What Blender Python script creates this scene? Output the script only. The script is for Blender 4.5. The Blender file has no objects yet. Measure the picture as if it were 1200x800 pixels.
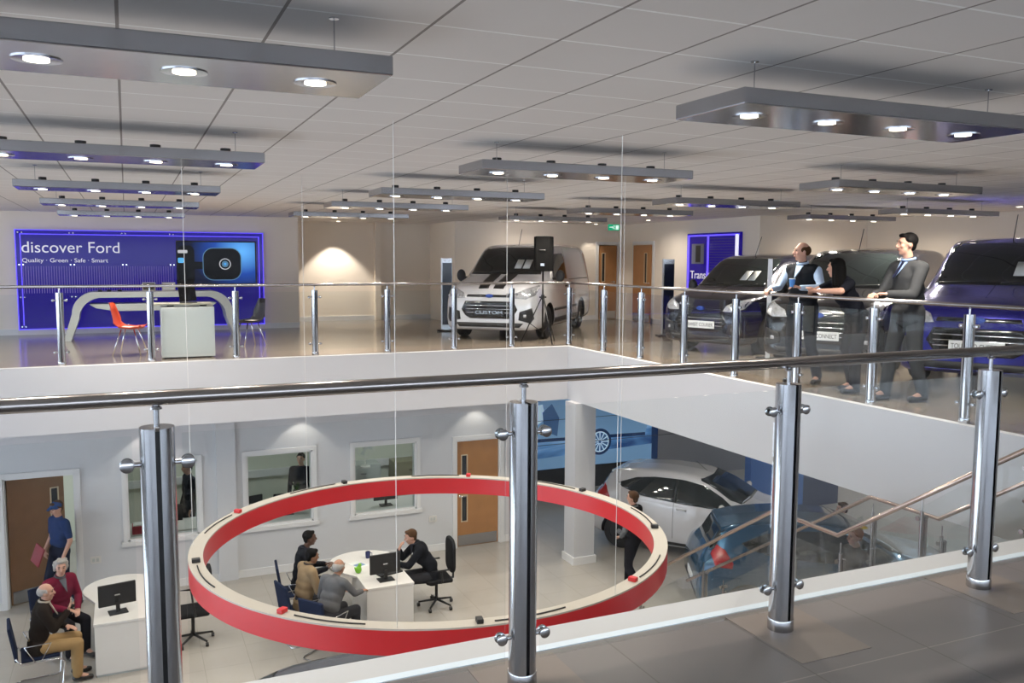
import bpy, bmesh, math, random
from mathutils import Vector, Matrix, Euler
from mathutils.bvhtree import BVHTree
random.seed(7)
PI = math.pi
COL = bpy.context.scene.collection

# ------------------------------------------------------------ materials
MATS = {}
def mat(name, col, rough=.5, metal=0., emit=None, es=0., noise=0., nscale=6., coat=0., spec=None, bump=0., trans=0.):
    if name in MATS: return MATS[name]
    m = bpy.data.materials.new(name); m.use_nodes = True
    nt = m.node_tree; b = nt.nodes['Principled BSDF']
    b.inputs['Base Color'].default_value = (*col, 1)
    b.inputs['Roughness'].default_value = rough
    b.inputs['Metallic'].default_value = metal
    if coat: b.inputs['Coat Weight'].default_value = coat; b.inputs['Coat Roughness'].default_value = .04
    if spec is not None: b.inputs['Specular IOR Level'].default_value = spec
    if emit:
        b.inputs['Emission Color'].default_value = (*emit, 1); b.inputs['Emission Strength'].default_value = es
    if noise or bump:
        tc = nt.nodes.new('ShaderNodeTexCoord'); n = nt.nodes.new('ShaderNodeTexNoise')
        n.inputs['Scale'].default_value = nscale; n.inputs['Detail'].default_value = 4
        nt.links.new(tc.outputs['Object'], n.inputs['Vector'])
        if noise:
            mx = nt.nodes.new('ShaderNodeMix'); mx.data_type = 'RGBA'
            mx.inputs[6].default_value = (*[max(0, c*(1-noise)) for c in col], 1)
            mx.inputs[7].default_value = (*[min(1, c*(1+noise)) for c in col], 1)
            nt.links.new(n.outputs['Fac'], mx.inputs[0]); nt.links.new(mx.outputs[2], b.inputs['Base Color'])
        if bump:
            bp = nt.nodes.new('ShaderNodeBump'); bp.inputs['Strength'].default_value = bump; bp.inputs['Distance'].default_value = .01
            nt.links.new(n.outputs['Fac'], bp.inputs['Height']); nt.links.new(bp.outputs['Normal'], b.inputs['Normal'])
    MATS[name] = m; return m

def glass(name, tint=(.93, .97, .96), refl=1.0):
    m = bpy.data.materials.new(name); m.use_nodes = True; nt = m.node_tree
    for n in list(nt.nodes): nt.nodes.remove(n)
    o = nt.nodes.new('ShaderNodeOutputMaterial'); mx = nt.nodes.new('ShaderNodeMixShader')
    t = nt.nodes.new('ShaderNodeBsdfTransparent'); g = nt.nodes.new('ShaderNodeBsdfGlossy'); f = nt.nodes.new('ShaderNodeFresnel')
    t.inputs['Color'].default_value = (*tint, 1); g.inputs['Roughness'].default_value = 0.0; f.inputs['IOR'].default_value = 1.45
    mu = nt.nodes.new('ShaderNodeMath'); mu.operation = 'MULTIPLY'; mu.inputs[1].default_value = refl
    nt.links.new(f.outputs[0], mu.inputs[0]); nt.links.new(mu.outputs[0], mx.inputs[0])
    nt.links.new(t.outputs[0], mx.inputs[1]); nt.links.new(g.outputs[0], mx.inputs[2]); nt.links.new(mx.outputs[0], o.inputs[0])
    return m

def grid_mat(name, base, lx, ly, ox, oy, colx, coly, wx, wy, rough=.3, noise=.06, coat=0, tilevar=.03, spec=.5):
    """tiled surface: joints on x = const drawn in colx, joints on y = const in coly (object coordinates)"""
    m = bpy.data.materials.new(name); m.use_nodes = True; nt = m.node_tree; b = nt.nodes['Principled BSDF']
    L = nt.links.new
    def N(t): return nt.nodes.new(t)
    def M(op, a, bb=None, c=None):
        n = N('ShaderNodeMath'); n.operation = op
        for i, v in enumerate((a, bb, c)):
            if v is None: continue
            if isinstance(v, (int, float)): n.inputs[i].default_value = v
            else: L(v, n.inputs[i])
        return n.outputs[0]
    tc = N('ShaderNodeTexCoord'); sp = N('ShaderNodeSeparateXYZ'); L(tc.outputs['Object'], sp.inputs[0])
    u = M('DIVIDE', M('ADD', sp.outputs[0], -ox+100*lx), lx); v = M('DIVIDE', M('ADD', sp.outputs[1], -oy+100*ly), ly)
    fu, fv = M('FRACT', u), M('FRACT', v)
    du = M('ABSOLUTE', M('ADD', fu, -.5)); dv = M('ABSOLUTE', M('ADD', fv, -.5))
    jx = M('GREATER_THAN', du, .5-wx/lx/2); jy = M('GREATER_THAN', dv, .5-wy/ly/2)
    cmb = N('ShaderNodeCombineXYZ'); L(M('FLOOR', u), cmb.inputs[0]); L(M('FLOOR', v), cmb.inputs[1])
    wn = N('ShaderNodeTexWhiteNoise'); wn.noise_dimensions = '2D'; L(cmb.outputs[0], wn.inputs['Vector'])
    ns = N('ShaderNodeTexNoise'); ns.inputs['Scale'].default_value = 3.; ns.inputs['Detail'].default_value = 5; L(tc.outputs['Object'], ns.inputs['Vector'])
    k = M('ADD', M('MULTIPLY', M('ADD', wn.outputs['Value'], -.5), tilevar*2), M('MULTIPLY', M('ADD', ns.outputs['Fac'], -.5), noise*2))
    k = M('ADD', k, 1.)
    vm = N('ShaderNodeVectorMath'); vm.operation = 'SCALE'; vm.inputs[0].default_value = base; L(k, vm.inputs['Scale'])
    m1 = N('ShaderNodeMix'); m1.data_type = 'RGBA'; L(jy, m1.inputs[0]); L(vm.outputs[0], m1.inputs[6]); m1.inputs[7].default_value = (*coly, 1)
    m2 = N('ShaderNodeMix'); m2.data_type = 'RGBA'; L(jx, m2.inputs[0]); L(m1.outputs[2], m2.inputs[6]); m2.inputs[7].default_value = (*colx, 1)
    L(m2.outputs[2], b.inputs['Base Color'])
    b.inputs['Roughness'].default_value = rough; b.inputs['Specular IOR Level'].default_value = spec
    MATS[name] = m; return m

M_WALL = mat('wall_paint', (.84, .76, .66), .75, noise=.02, nscale=2)
M_WALLW = mat('lower_wall_paint', (.62, .63, .65), .6, noise=.02, nscale=2)
M_FASC = mat('fascia_paint', (.56, .565, .585), .5, noise=.015, nscale=1.5)
M_TRIM = mat('trim_gloss', (.74, .74, .74), .3)
M_CEIL = grid_mat('ceiling_tiles', (.80, .765, .735), .58, .53, .0, 2.90, (.33, .30, .28), (1., .99, .97), .014, .016, rough=.85, noise=.02, tilevar=.012, spec=.2)
M_FLOORN = grid_mat('gallery_floor_tiles', (.150, .141, .142), .6, .6, .0, 3.08, (.10, .095, .09), (.26, .24, .22), .007, .006, rough=.30, noise=.08, tilevar=.012)
M_FLOORF = grid_mat('showroom_floor_tiles', (.25, .21, .17), .6, .6, .1, .3, (.12, .10, .09), (.12, .10, .09), .006, .006, rough=.16, noise=.06, tilevar=.02)
M_FLOORL = grid_mat('lower_floor_tiles', (.40, .375, .34), .6, .6, .2, .1, (.30, .28, .25), (.30, .28, .25), .006, .006, rough=.2, noise=.06, tilevar=.02)
M_STEEL = mat('brushed_steel', (.52, .53, .55), .13, 1., noise=.06, nscale=30)
M_STEELD = mat('handrail_steel', (.36, .335, .32), .2, 1.)
M_CHROME = mat('chrome', (.8, .8, .82), .06, 1.)
M_RAFT = mat('raft_metal', (.40, .41, .44), .16, 1., noise=.05, nscale=3)
M_BLACK = mat('black_plastic', (.012, .012, .013), .45)
M_BLACKG = mat('gloss_black', (.01, .01, .011), .08, coat=.5)
M_GLASS = glass('balustrade_glass', (.965, .98, .98), .22)
M_GLASS2 = glass('railing_glass_clear', (.965, .98, .98), .16)
M_PANE = glass('office_pane', (.90, .94, .93), .8)
M_OAK = mat('oak_veneer', (.42, .20, .075), .42, noise=.18, nscale=4)
M_RED = mat('red_enamel', (.62, .02, .025), .3, noise=.03)
M_CREAM = mat('cream_enamel', (.50, .46, .40), .4)
M_LAMP = mat('lamp_disc', (1, 1, 1), .5, emit=(1, .88, .68), es=5.)
M_WHITE = mat('white_laminate', (.70, .68, .65), .3, noise=.01)
M_GREYL = mat('pale_grey_laminate', (.52, .55, .54), .35)
M_SCREENB = mat('screen_black', (.01, .01, .012), .2, spec=.15)
M_TYRE = mat('tyre_rubber', (.015, .015, .016), .7, bump=.2, nscale=60)
M_ALLOY = mat('alloy', (.55, .56, .58), .25, .9)
M_CARGLASS = mat('tinted_car_glass', (.012, .016, .016), .04, spec=.6, coat=.3)
M_LENS = mat('headlamp_lens', (.55, .56, .60), .10, .5, noise=.7, nscale=22, coat=.5)
M_TAIL = mat('tail_lamp', (.45, .015, .015), .12, coat=.6)
M_PAPER = mat('paper', (.72, .74, .72), .7)
M_PLATE = mat('plate_white', (.75, .77, .78), .5)
M_INK = mat('ink', (.02, .02, .025), .6)
M_DARKTRIM = mat('dark_car_trim', (.02, .02, .022), .5)
M_NAVYP = mat('navy_panel', (.012, .016, .06), .35)

# ------------------------------------------------------------ objects
def tag(o, label=None, cat=None, group=None, kind=None):
    if label: o['label'] = label
    if cat: o['category'] = cat
    if group: o['group'] = group
    if kind: o['kind'] = kind
    return o
def thing(name, label, cat, loc=(0, 0, 0), rz=0., group=None):
    o = bpy.data.objects.new(name, None); COL.objects.link(o); o.empty_display_size = .1
    o.location = loc; o.rotation_euler = (0, 0, rz); return tag(o, label, cat, group)
def link(name, me, mats, parent=None, smooth=False, loc=None, rot=None):
    o = bpy.data.objects.new(name, me); COL.objects.link(o)
    for m in (mats if isinstance(mats, (list, tuple)) else [mats]): me.materials.append(m)
    if smooth:
        for p in me.polygons: p.use_smooth = True
    if parent: o.parent = parent
    if loc: o.location = loc
    if rot: o.rotation_euler = rot
    return o
def copy_tree(o, parent=None):
    c = o.copy(); COL.objects.link(c)
    if parent is not None: c.parent = parent; c.matrix_parent_inverse = o.matrix_parent_inverse.copy()
    for ch in [x for x in bpy.data.objects if x.parent == o]: copy_tree(ch, c)
    return c

class MB:
    def __init__(s): s.v = []; s.f = []; s.m = []
    def add(s, V, F, mi=0):
        b = len(s.v); s.v += [tuple(p) for p in V]; s.f += [tuple(i+b for i in f) for f in F]; s.m += [mi]*len(F); return s
    def box(s, x0, x1, y0, y1, z0, z1, mi=0):
        if x0 > x1: x0, x1 = x1, x0
        if y0 > y1: y0, y1 = y1, y0
        if z0 > z1: z0, z1 = z1, z0
        return s.add([(x0, y0, z0), (x1, y0, z0), (x1, y1, z0), (x0, y1, z0), (x0, y0, z1), (x1, y0, z1), (x1, y1, z1), (x0, y1, z1)],
                     [(0, 3, 2, 1), (4, 5, 6, 7), (0, 1, 5, 4), (1, 2, 6, 5), (2, 3, 7, 6), (3, 0, 4, 7)], mi)
    def tube(s, pts, r, n=12, mi=0, closed=False, r2=None):
        P = [Vector(p) for p in pts]; k = len(P); rings = []
        up = None
        for i, p in enumerate(P):
            if closed: d = (P[(i+1) % k]-P[i-1]).normalized()
            else: d = ((P[i+1]-p) if i < k-1 else (p-P[i-1])).normalized() if i in (0, k-1) else ((P[i+1]-p).normalized()+(p-P[i-1]).normalized()).normalized()
            if up is None: up = d.orthogonal().normalized()
            a = (up-d*up.dot(d)).normalized(); up = a; b = d.cross(a)
            rr = r if r2 is None else r+(r2-r)*i/(k-1)
            sc = 1.
            if 0 < i < k-1 and not closed:
                c = (P[i+1]-p).normalized().dot((p-P[i-1]).normalized()); sc = 1/max(.6, math.sqrt((1+c)/2))
            rings.append([p+(a*math.cos(2*PI*j/n)+b*math.sin(2*PI*j/n))*rr for j in range(n)])
        V = [q for R in rings for q in R]; F = []
        m = k if closed else k-1
        for i in range(m):
            for j in range(n):
                A = i*n+j; B = i*n+(j+1) % n; C = ((i+1) % k)*n+(j+1) % n; D = ((i+1) % k)*n+j; F.append((A, B, C, D))
        if not closed: F.append(tuple(range(n-1, -1, -1))); F.append(tuple((k-1)*n+j for j in range(n)))
        return s.add(V, F, mi)
    def lathe(s, prof, n=24, c=(0, 0, 0), axis='z', mi=0):
        V = []; F = []; k = len(prof)
        for i in range(n):
            t = 2*PI*i/n
            for (r, h) in prof:
                a, b = r*math.cos(t), r*math.sin(t)
                q = (a, b, h) if axis == 'z' else ((a, h, b) if axis == 'y' else (h, a, b))
                V.append((q[0]+c[0], q[1]+c[1], q[2]+c[2]))
        for i in range(n):
            for j in range(k-1):
                A = i*k+j; B = ((i+1) % n)*k+j; f = (A, B, B+1, A+1)
                F.append(f if axis != 'y' else f[::-1])
        F.append(tuple(i*k for i in range(n))[::-1] if axis != 'y' else tuple(i*k for i in range(n)))
        F.append(tuple(i*k+k-1 for i in range(n)) if axis != 'y' else tuple(i*k+k-1 for i in range(n))[::-1])
        return s.add(V, F, mi)
    def cyl(s, c, r, h, n=20, axis='z', mi=0): return s.lathe([(r, 0), (r, h)], n, c, axis, mi)
    def prism(s, poly, a0, a1, axis='y', mi=0):
        """extrude 2D polygon along axis; poly in the remaining two coordinates (xz for y, yz for x, xy for z)"""
        n = len(poly)
        def q(p, a): return (p[0], a, p[1]) if axis == 'y' else ((a, p[0], p[1]) if axis == 'x' else (p[0], p[1], a))
        V = [q(p, a0) for p in poly]+[q(p, a1) for p in poly]
        F = [(i, (i+1) % n, n+(i+1) % n, n+i) for i in range(n)]+[tuple(range(n-1, -1, -1)), tuple(range(n, 2*n))]
        return s.add(V, F, mi)
    def ball(s, c, r, n=12, mi=0, rot=None):
        rx, ry, rz = r if isinstance(r, (tuple, list)) else (r, r, r); V = []; F = []; k = n//2+1
        for i in range(n):
            for j in range(1, k-1):
                t = 2*PI*i/n; p = PI*j/(k-1); V.append(Vector((rx*math.sin(p)*math.cos(t), ry*math.sin(p)*math.sin(t), rz*math.cos(p))))
        V.append(Vector((0, 0, rz))); V.append(Vector((0, 0, -rz))); top = len(V)-2; bot = top+1; kk = k-2
        for i in range(n):
            a = i*kk; b = ((i+1) % n)*kk; F.append((top, a, b)); F.append((bot, b+kk-1, a+kk-1))
            for j in range(kk-1): F.append((a+j, a+j+1, b+j+1, b+j))
        if rot is not None: V = [rot @ q for q in V]
        return s.add([q+Vector(c) for q in V], F, mi)
    def cap(s, a, b, r1, r2, n=12):
        """tapered capsule"""
        a = Vector(a); b = Vector(b); d = b-a
        L = d.length
        if L < 1e-5: return s.ball(a, r1, n)
        d.normalize(); u = d.orthogonal().normalized(); w = d.cross(u); prof = []
        for j in range(0, 5):
            t = PI/2*(1-j/4); prof.append((r1*math.cos(t), -r1*math.sin(t)))
        for j in range(0, 5):
            t = PI/2*j/4; prof.append((r2*math.cos(t), L+r2*math.sin(t)))
        V = []; F = []; prof = [(max(r, 0), h) for r, h in prof]; k = len(prof)
        V.append(a-d*r1)
        for (r, h) in prof[1:-1]:
            for i in range(n): t = 2*PI*i/n; V.append(a+d*h+u*(r*math.cos(t))+w*(r*math.sin(t)))
        V.append(b+d*r2); m = k-2
        for i in range(n):
            F.append((0, 1+(i+1) % n, 1+i))
            for j in range(m-1): A = 1+j*n+i; B = 1+j*n+(i+1) % n; F.append((A, B, B+n, A+n))
            F.append((1+(m-1)*n+i, 1+(m-1)*n+(i+1) % n, len(V)-1))
        return s.add(V, F)
    def mesh(s, name='m'):
        me = bpy.data.meshes.new(name); me.from_pydata(s.v, [], s.f)
        for p, mi in zip(me.polygons, s.m): p.material_index = mi
        me.validate(); me.update(); return me
    def build(s, name, mats, parent=None, smooth=False, bevel=0., loc=None, rot=None, angle=None):
        o = link(name, s.mesh(name), mats, parent, smooth, loc, rot)
        if angle:
            for p in o.data.polygons: p.use_smooth = True
            o.data.set_sharp_from_angle(angle=math.radians(angle))
        if bevel:
            b = o.modifiers.new('bev', 'BEVEL'); b.width = bevel; b.segments = 2; b.limit_method = 'ANGLE'
        return o

def apply_mods(o):
    dg = bpy.context.evaluated_depsgraph_get(); dg.update()
    me = bpy.data.meshes.new_from_object(o.evaluated_get(dg)); o.modifiers.clear(); old = o.data; o.data = me
    bpy.data.meshes.remove(old); return o
def struct(name, mb, m, **k): return tag(mb.build(name, m, **k), kind='structure')

def text(body, size, m, parent, loc, rot, depth=.004, name='lettering', align='LEFT', width=None):
    cu = bpy.data.curves.new('t', 'FONT'); cu.body = body; cu.size = size; cu.extrude = depth; cu.align_x = align
    t = bpy.data.objects.new('t', cu); COL.objects.link(t)
    dg = bpy.context.evaluated_depsgraph_get(); dg.update()
    me = bpy.data.meshes.new_from_object(t.evaluated_get(dg)); bpy.data.objects.remove(t)
    if width:
        xs = [v.co.x for v in me.vertices]; k = width/(max(xs)-min(xs))
        for v in me.vertices: v.co.x *= k
    return link(name, me, m, parent, loc=loc, rot=rot)

def wall_x(name, Y, x0, x1, z0, z1, th, holes, m):
    """wall along X, face at Y, thickness th in +Y; holes (hx0,hx1,hz0,hz1)"""
    b = MB(); xs = sorted({x0, x1, *[h[0] for h in holes], *[h[1] for h in holes]}); zs = sorted({z0, z1, *[h[2] for h in holes], *[h[3] for h in holes]})
    for i in range(len(xs)-1):
        for j in range(len(zs)-1):
            cx, cz = (xs[i]+xs[i+1])/2, (zs[j]+zs[j+1])/2
            if any(h[0] < cx < h[1] and h[2] < cz < h[3] for h in holes): continue
            b.box(xs[i], xs[i+1], Y, Y+th, zs[j], zs[j+1])
    return struct(name, b, m)
def wall_y(name, X, y0, y1, z0, z1, th, holes, m):
    b = MB(); xs = sorted({y0, y1, *[h[0] for h in holes], *[h[1] for h in holes]}); zs = sorted({z0, z1, *[h[2] for h in holes], *[h[3] for h in holes]})
    for i in range(len(xs)-1):
        for j in range(len(zs)-1):
            cx, cz = (xs[i]+xs[i+1])/2, (zs[j]+zs[j+1])/2
            if any(h[0] < cx < h[1] and h[2] < cz < h[3] for h in holes): continue
            b.box(X, X+th, xs[i], xs[i+1], zs[j], zs[j+1])
    return struct(name, b, m)

# ------------------------------------------------------------ room shell
CZ = 2.54; LZ = -4.; SB = -1.0          # ceiling, lower floor, slab underside
EX = 7.48; FY = 14.3; NY = 3.30; VX = -4.5   # void edges
b = MB(); b.box(-7, 17.5, -6, 3.09, -.02, 0); struct('floor', b, M_FLOORN)
b = MB(); b.box(-7, 17.5, 3.09, 24, -.02, 0); 
# showroom floor around the void
b = MB(); b.box(-7, 17.5, FY+.15, 23, -.02, 0); b.box(EX+.10, 17.5, 3.13, FY+.15, -.02, 0); b.box(-7, VX-.1, 3.13, FY+.15, -.02, 0)
struct('floor_showroom', b, M_FLOORF)
b = MB(); b.box(-7, 17.5, -6, NY, SB, -.02); b.box(-7, 17.5, FY, 23, SB, -.02); b.box(EX, 17.5, NY, FY, SB, -.02); b.box(-7, VX, NY, FY, SB, -.02)
b.box(VX, 5.75, 3.13, NY, -.02, -.003); b.box(7.35, EX, 3.13, NY, -.02, -.003); b.box(VX-.1, EX+.1, FY, FY+.15, -.02, -.003); b.box(EX, EX+.10, 3.13, FY, -.02, -.003); b.box(VX-.1, VX, 3.13, FY, -.02, -.003)
struct('trim_void_slab', b, M_FASC)
b = MB(); b.box(VX, EX, 3.085, 3.13, -.02, .004); struct('trim_edge_strip', b, mat('aluminium_strip', (.72, .82, .92), .4))
b = MB(); b.box(-7, 19.6, 1., 19.2, LZ-.05, LZ); struct('floor_lower', b, M_FLOORL)
b = MB(); b.box(-7, 17.5, -6, 23, CZ, CZ+.1); struct('ceiling', b, M_CEIL)

# upper walls
wall_x('wall_back', 20.5, -7, 3.66, -.02, CZ, .2, [], M_WALL)
wall_x('wall_recess', 22.4, 3.46, 7.7, -.02, CZ, .2, [], M_WALL)
wall_y('wall_recess_left', 3.46, 20.7, 22.4, -.02, CZ, .2, [], M_WALL)
wall_y('wall_recess_right', 7.5, 20.45, 22.4, -.02, CZ, .2, [], M_WALL)
wall_x('wall_back_right', 20.45, 7.7, 12.2, -.02, CZ, .2, [(11.62, 12.12, -.02, 0)], M_WALL)
wall_y('wall_right_far', 12.2, 14.9, 20.65, -.02, CZ, .2, [], M_WALL)
wall_x('wall_right_step', 14.7, 12.2, 15.2, -.02, CZ, .2, [], M_WALL)
wall_y('wall_right', 15.2, -6, 14.9, -.02, CZ, .2, [], M_WALL)
b = MB(); b.box(5.95, 6.1, 22.25, 22.4, 0, CZ); struct('trim_pilaster', b, M_WALL)
for nm, bx in (('baseboard_back', (-7, 3.66, 20.47, 20.5)), ('baseboard_recess', (3.66, 7.5, 22.37, 22.4)), ('baseboard_back_right', (7.7, 11.5, 20.42, 20.45))):
    b = MB(); b.box(*bx, 0, .12); struct(nm, b, M_TRIM)
b = MB(); b.box(12.17, 12.2, 14.7, 19.3, 0, .12); struct('baseboard_right_far', b, M_TRIM)
b = MB(); b.box(15.17, 15.2, 3, 14.7, 0, .12); struct('baseboard_right', b, M_TRIM)

# glazed walls out of frame: left side and behind the camera (both storeys)
M_SKYG = glass('facade_glass', (.97, .98, 1.), .4)
M_MULL = mat('mullion_grey', (.30, .31, .33), .4, .5)
def facade(name, axis, c, a0, a1, z0, z1, n):
    b = MB(); st = (a1-a0)/n
    for i in range(n+1):
        a = a0+i*st
        if axis == 'y': b.box(c, c+.08, a-.04, a+.04, z0, z1)
        else: b.box(a-.04, a+.04, c, c+.08, z0, z1)
    for z in (z0, (z0+z1)/2, z1-.08):
        if axis == 'y': b.box(c, c+.08, a0, a1, z, z+.08)
        else: b.box(a0, a1, c, c+.08, z, z+.08)
    o = struct(name, b, M_MULL)
    b = MB()
    if axis == 'y': b.box(c+.03, c+.045, a0, a1, z0, z1)
    else: b.box(a0, a1, c+.03, c+.045, z0, z1)
    g = b.build('window_glass', M_SKYG, o)
facade('window_1', 'y', -7.08, -6, 20.5, 0, CZ, 14)
facade('window_2', 'y', -7.08, 1, 15.5, LZ, SB, 8)
facade('window_3', 'x', -6.08, -7, 15.2, .4, CZ, 12)
b = MB(); b.box(-7, 15.4, -6.1, -6, -.02, .4); struct('wall_front', b, M_WALL)

# lower walls (back wall with office windows and two doors)
LW = 15.5
WINS = [(-.12, 1.00), (1.80, 2.95), (3.70, 4.90)]
WZ0, WZ1 = -3.12, -1.82
DOORS = [(-1.90, -.88), (5.70, 6.62)]
holes = [(a, c, WZ0, WZ1) for a, c in WINS]+[(a, c, LZ, -1.88) for a, c in DOORS]
wall_x('wall_lower_back', LW, -7, 7.15, LZ, SB, .16, holes, M_WALLW)
wall_y('wall_lower_end', 7.0, LW+.16, 19., LZ, SB, .15, [], M_WALLW)
b = MB()
segs = [(-7, -1.98), (-.80, 5.62), (6.70, 7.15)]
for a, c in segs: b.box(a, c, LW-.02, LW, LZ, LZ+.13)
struct('baseboard_lower_back', b, M_TRIM)
for i, (a, c) in enumerate(WINS):
    o = MB(); w = .07
    o.box(a-w, c+w, LW-.025, LW+.0, WZ1, WZ1+w); o.box(a-w-.03, c+w+.03, LW-.05, LW+.0, WZ0-w, WZ0)
    o.box(a-w, a, LW-.025, LW, WZ0, WZ1); o.box(c, c+w, LW-.025, LW, WZ0, WZ1)
    o.box(a, a+.03, LW, LW+.16, WZ0, WZ1); o.box(c-.03, c, LW, LW+.16, WZ0, WZ1); o.box(a, c, LW, LW+.16, WZ1-.03, WZ1); o.box(a, c, LW, LW+.16, WZ0, WZ0+.03)
    wo = struct('window_%d' % (i+4), o, M_TRIM)
    MB().box(a+.03, c-.03, LW+.07, LW+.08, WZ0+.03, WZ1-.03).build('window_pane', M_PANE, wo)
def frame_xz(a, c, Y, z0, z1, w=.08, d=.03):
    o = MB(); o.box(a-w, a, Y-d, Y, z0, z1+w); o.box(c, c+w, Y-d, Y, z0, z1+w); o.box(a, c, Y-d, Y, z1, z1+w)
    o.box(a, a+.025, Y, Y+.16, z0, z1); o.box(c-.025, c, Y, Y+.16, z0, z1); o.box(a, c, Y, Y+.16, z1-.025, z1); return o
def door_leaf(parent, W, H, m_leaf, vis, kick=True, handle_x=None):
    """leaf in local x 0..W, y 0..0.045; vis = list of (x0,x1,z0,z1) vision panels"""
    b = MB(); xs = sorted({0, W, *[v[0] for v in vis], *[v[1] for v in vis]}); zs = sorted({0., H, *[v[2] for v in vis], *[v[3] for v in vis]})
    for i in range(len(xs)-1):
        for j in range(len(zs)-1):
            cx, cz = (xs[i]+xs[i+1])/2, (zs[j]+zs[j+1])/2
            if any(v[0] < cx < v[1] and v[2] < cz < v[3] for v in vis): continue
            b.box(xs[i], xs[i+1], 0, .045, zs[j], zs[j+1])
    leaf = b.build('door_leaf', m_leaf, parent)
    for v in vis:
        f = MB(); t = .018
        f.box(v[0]-t, v[0], -.008, 0, v[2]-t, v[3]+t); f.box(v[1], v[1]+t, -.008, 0, v[2]-t, v[3]+t); f.box(v[0], v[1], -.008, 0, v[3], v[3]+t); f.box(v[0], v[1], -.008, 0, v[2]-t, v[2])
        fo = f.build('vision_panel', mat('bead_cream', (.62, .52, .36), .4), leaf)
        MB().box(v[0], v[1], .018, .026, v[2], v[3]).build('vision_glass', mat('door_glass', (.03, .035, .04), .08), leaf)
    if kick: MB().box(.02, W-.02, -.003, 0, .01, .22).build('kick_plate', M_STEEL, leaf)
    if handle_x is not None:
        h = MB(); h.cyl((handle_x, 0, 1.0), .026, -.012, 16, 'y'); h.tube([(handle_x, -.01, 1.0), (handle_x, -.05, 1.0), (handle_x+(.12 if handle_x < W/2 else -.12), -.05, 1.0)], .010, 10)
        h.build('door_handle', M_CHROME, leaf, smooth=True)
    return leaf
d = struct('door_1', frame_xz(5.70, 6.62, LW, LZ, -1.88), M_TRIM)
g = bpy.data.objects.new('door_leaf_pivot', None)
def place_leaf(frame, x, y, z, rz, *a, **k):
    lf = door_leaf(frame, *a, **k); lf.location = (x, y, z); lf.rotation_euler = (0, 0, rz); return lf
place_leaf(d, 5.73, LW+.03, LZ+.01, 0, .86, 2.085, M_OAK, [(.10, .20, 1.28, 1.80), (.10, .20, .50, 1.00)], handle_x=.06)
d = struct('door_2', frame_xz(-1.90, -.88, LW, LZ, -1.88), M_TRIM)
place_leaf(d, -1.86, LW+.12, LZ+.01, math.radians(24), .86, 2.085, mat('brown_veneer', (.23, .12, .055), .45, noise=.15), [(.66, .76, 1.28, 1.80)], handle_x=.80)
# upper doors
b = frame_xz(11.58, 12.14, 20.45, 0, 2.0); d = struct('door_3', b, M_TRIM)
place_leaf(d, 11.60, 20.40, 0.01, 0, .52, 1.97, M_OAK, [(.07, .15, 1.02, 1.76)], handle_x=.44)
def frame_yz(a, c, X, z0, z1, w=.08, d=.03):
    o = MB(); o.box(X-d, X, a-w, a, z0, z1+w); o.box(X-d, X, c, c+w, z0, z1+w); o.box(X-d, X, a, c, z1, z1+w); return o
d = struct('door_4', frame_yz(18.75, 19.6, 12.2, 0, 2.0), M_TRIM)
place_leaf(d, 12.14, 19.59, .01, -PI/2, .83, 1.97, M_OAK, [(.55, .65, 1.02, 1.76)], handle_x=.76)

# back wall of the lower showroom, plain then dark graphic panels
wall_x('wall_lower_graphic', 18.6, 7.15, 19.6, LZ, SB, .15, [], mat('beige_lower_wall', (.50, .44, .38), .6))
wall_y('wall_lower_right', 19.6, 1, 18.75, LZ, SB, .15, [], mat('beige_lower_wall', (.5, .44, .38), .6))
wall_x('wall_lower_front', 1.0, -7, 19.6, LZ, SB, .1, [], M_WALLW)
# column under the corner of the void
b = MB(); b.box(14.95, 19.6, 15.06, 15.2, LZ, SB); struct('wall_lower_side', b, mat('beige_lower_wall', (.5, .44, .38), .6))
b = MB(); b.box(7.36, 7.78, 13.75, 14.15, LZ, SB); struct('trim_column', b, M_FASC)
b = MB(); b.box(7.33, 7.81, 13.72, 14.18, LZ, LZ+.14); struct('baseboard_column', b, M_TRIM)
# pilaster on lower back wall (left)
b = MB(); b.box(1.30, 1.62, LW-.07, LW, LZ, SB); struct('trim_lower_pilaster', b, M_WALLW)
# wall socket plates
for x in (-.62, 5.22):
    b = MB(); b.box(x-.08, x+.08, LW-.012, LW, -3.42, -3.30); b.box(x-.05, x-.01, LW-.016, LW-.012, -3.39, -3.33, 1); b.box(x+.01, x+.05, LW-.016, LW-.012, -3.39, -3.33, 1)
    tag(b.build('wall_socket', [M_WHITE, M_GREYL], bevel=.003), 'white double socket plate on lower wall ' + ('left of the first office window' if x < 0 else 'beside the closed oak door'), 'socket', None)
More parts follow.
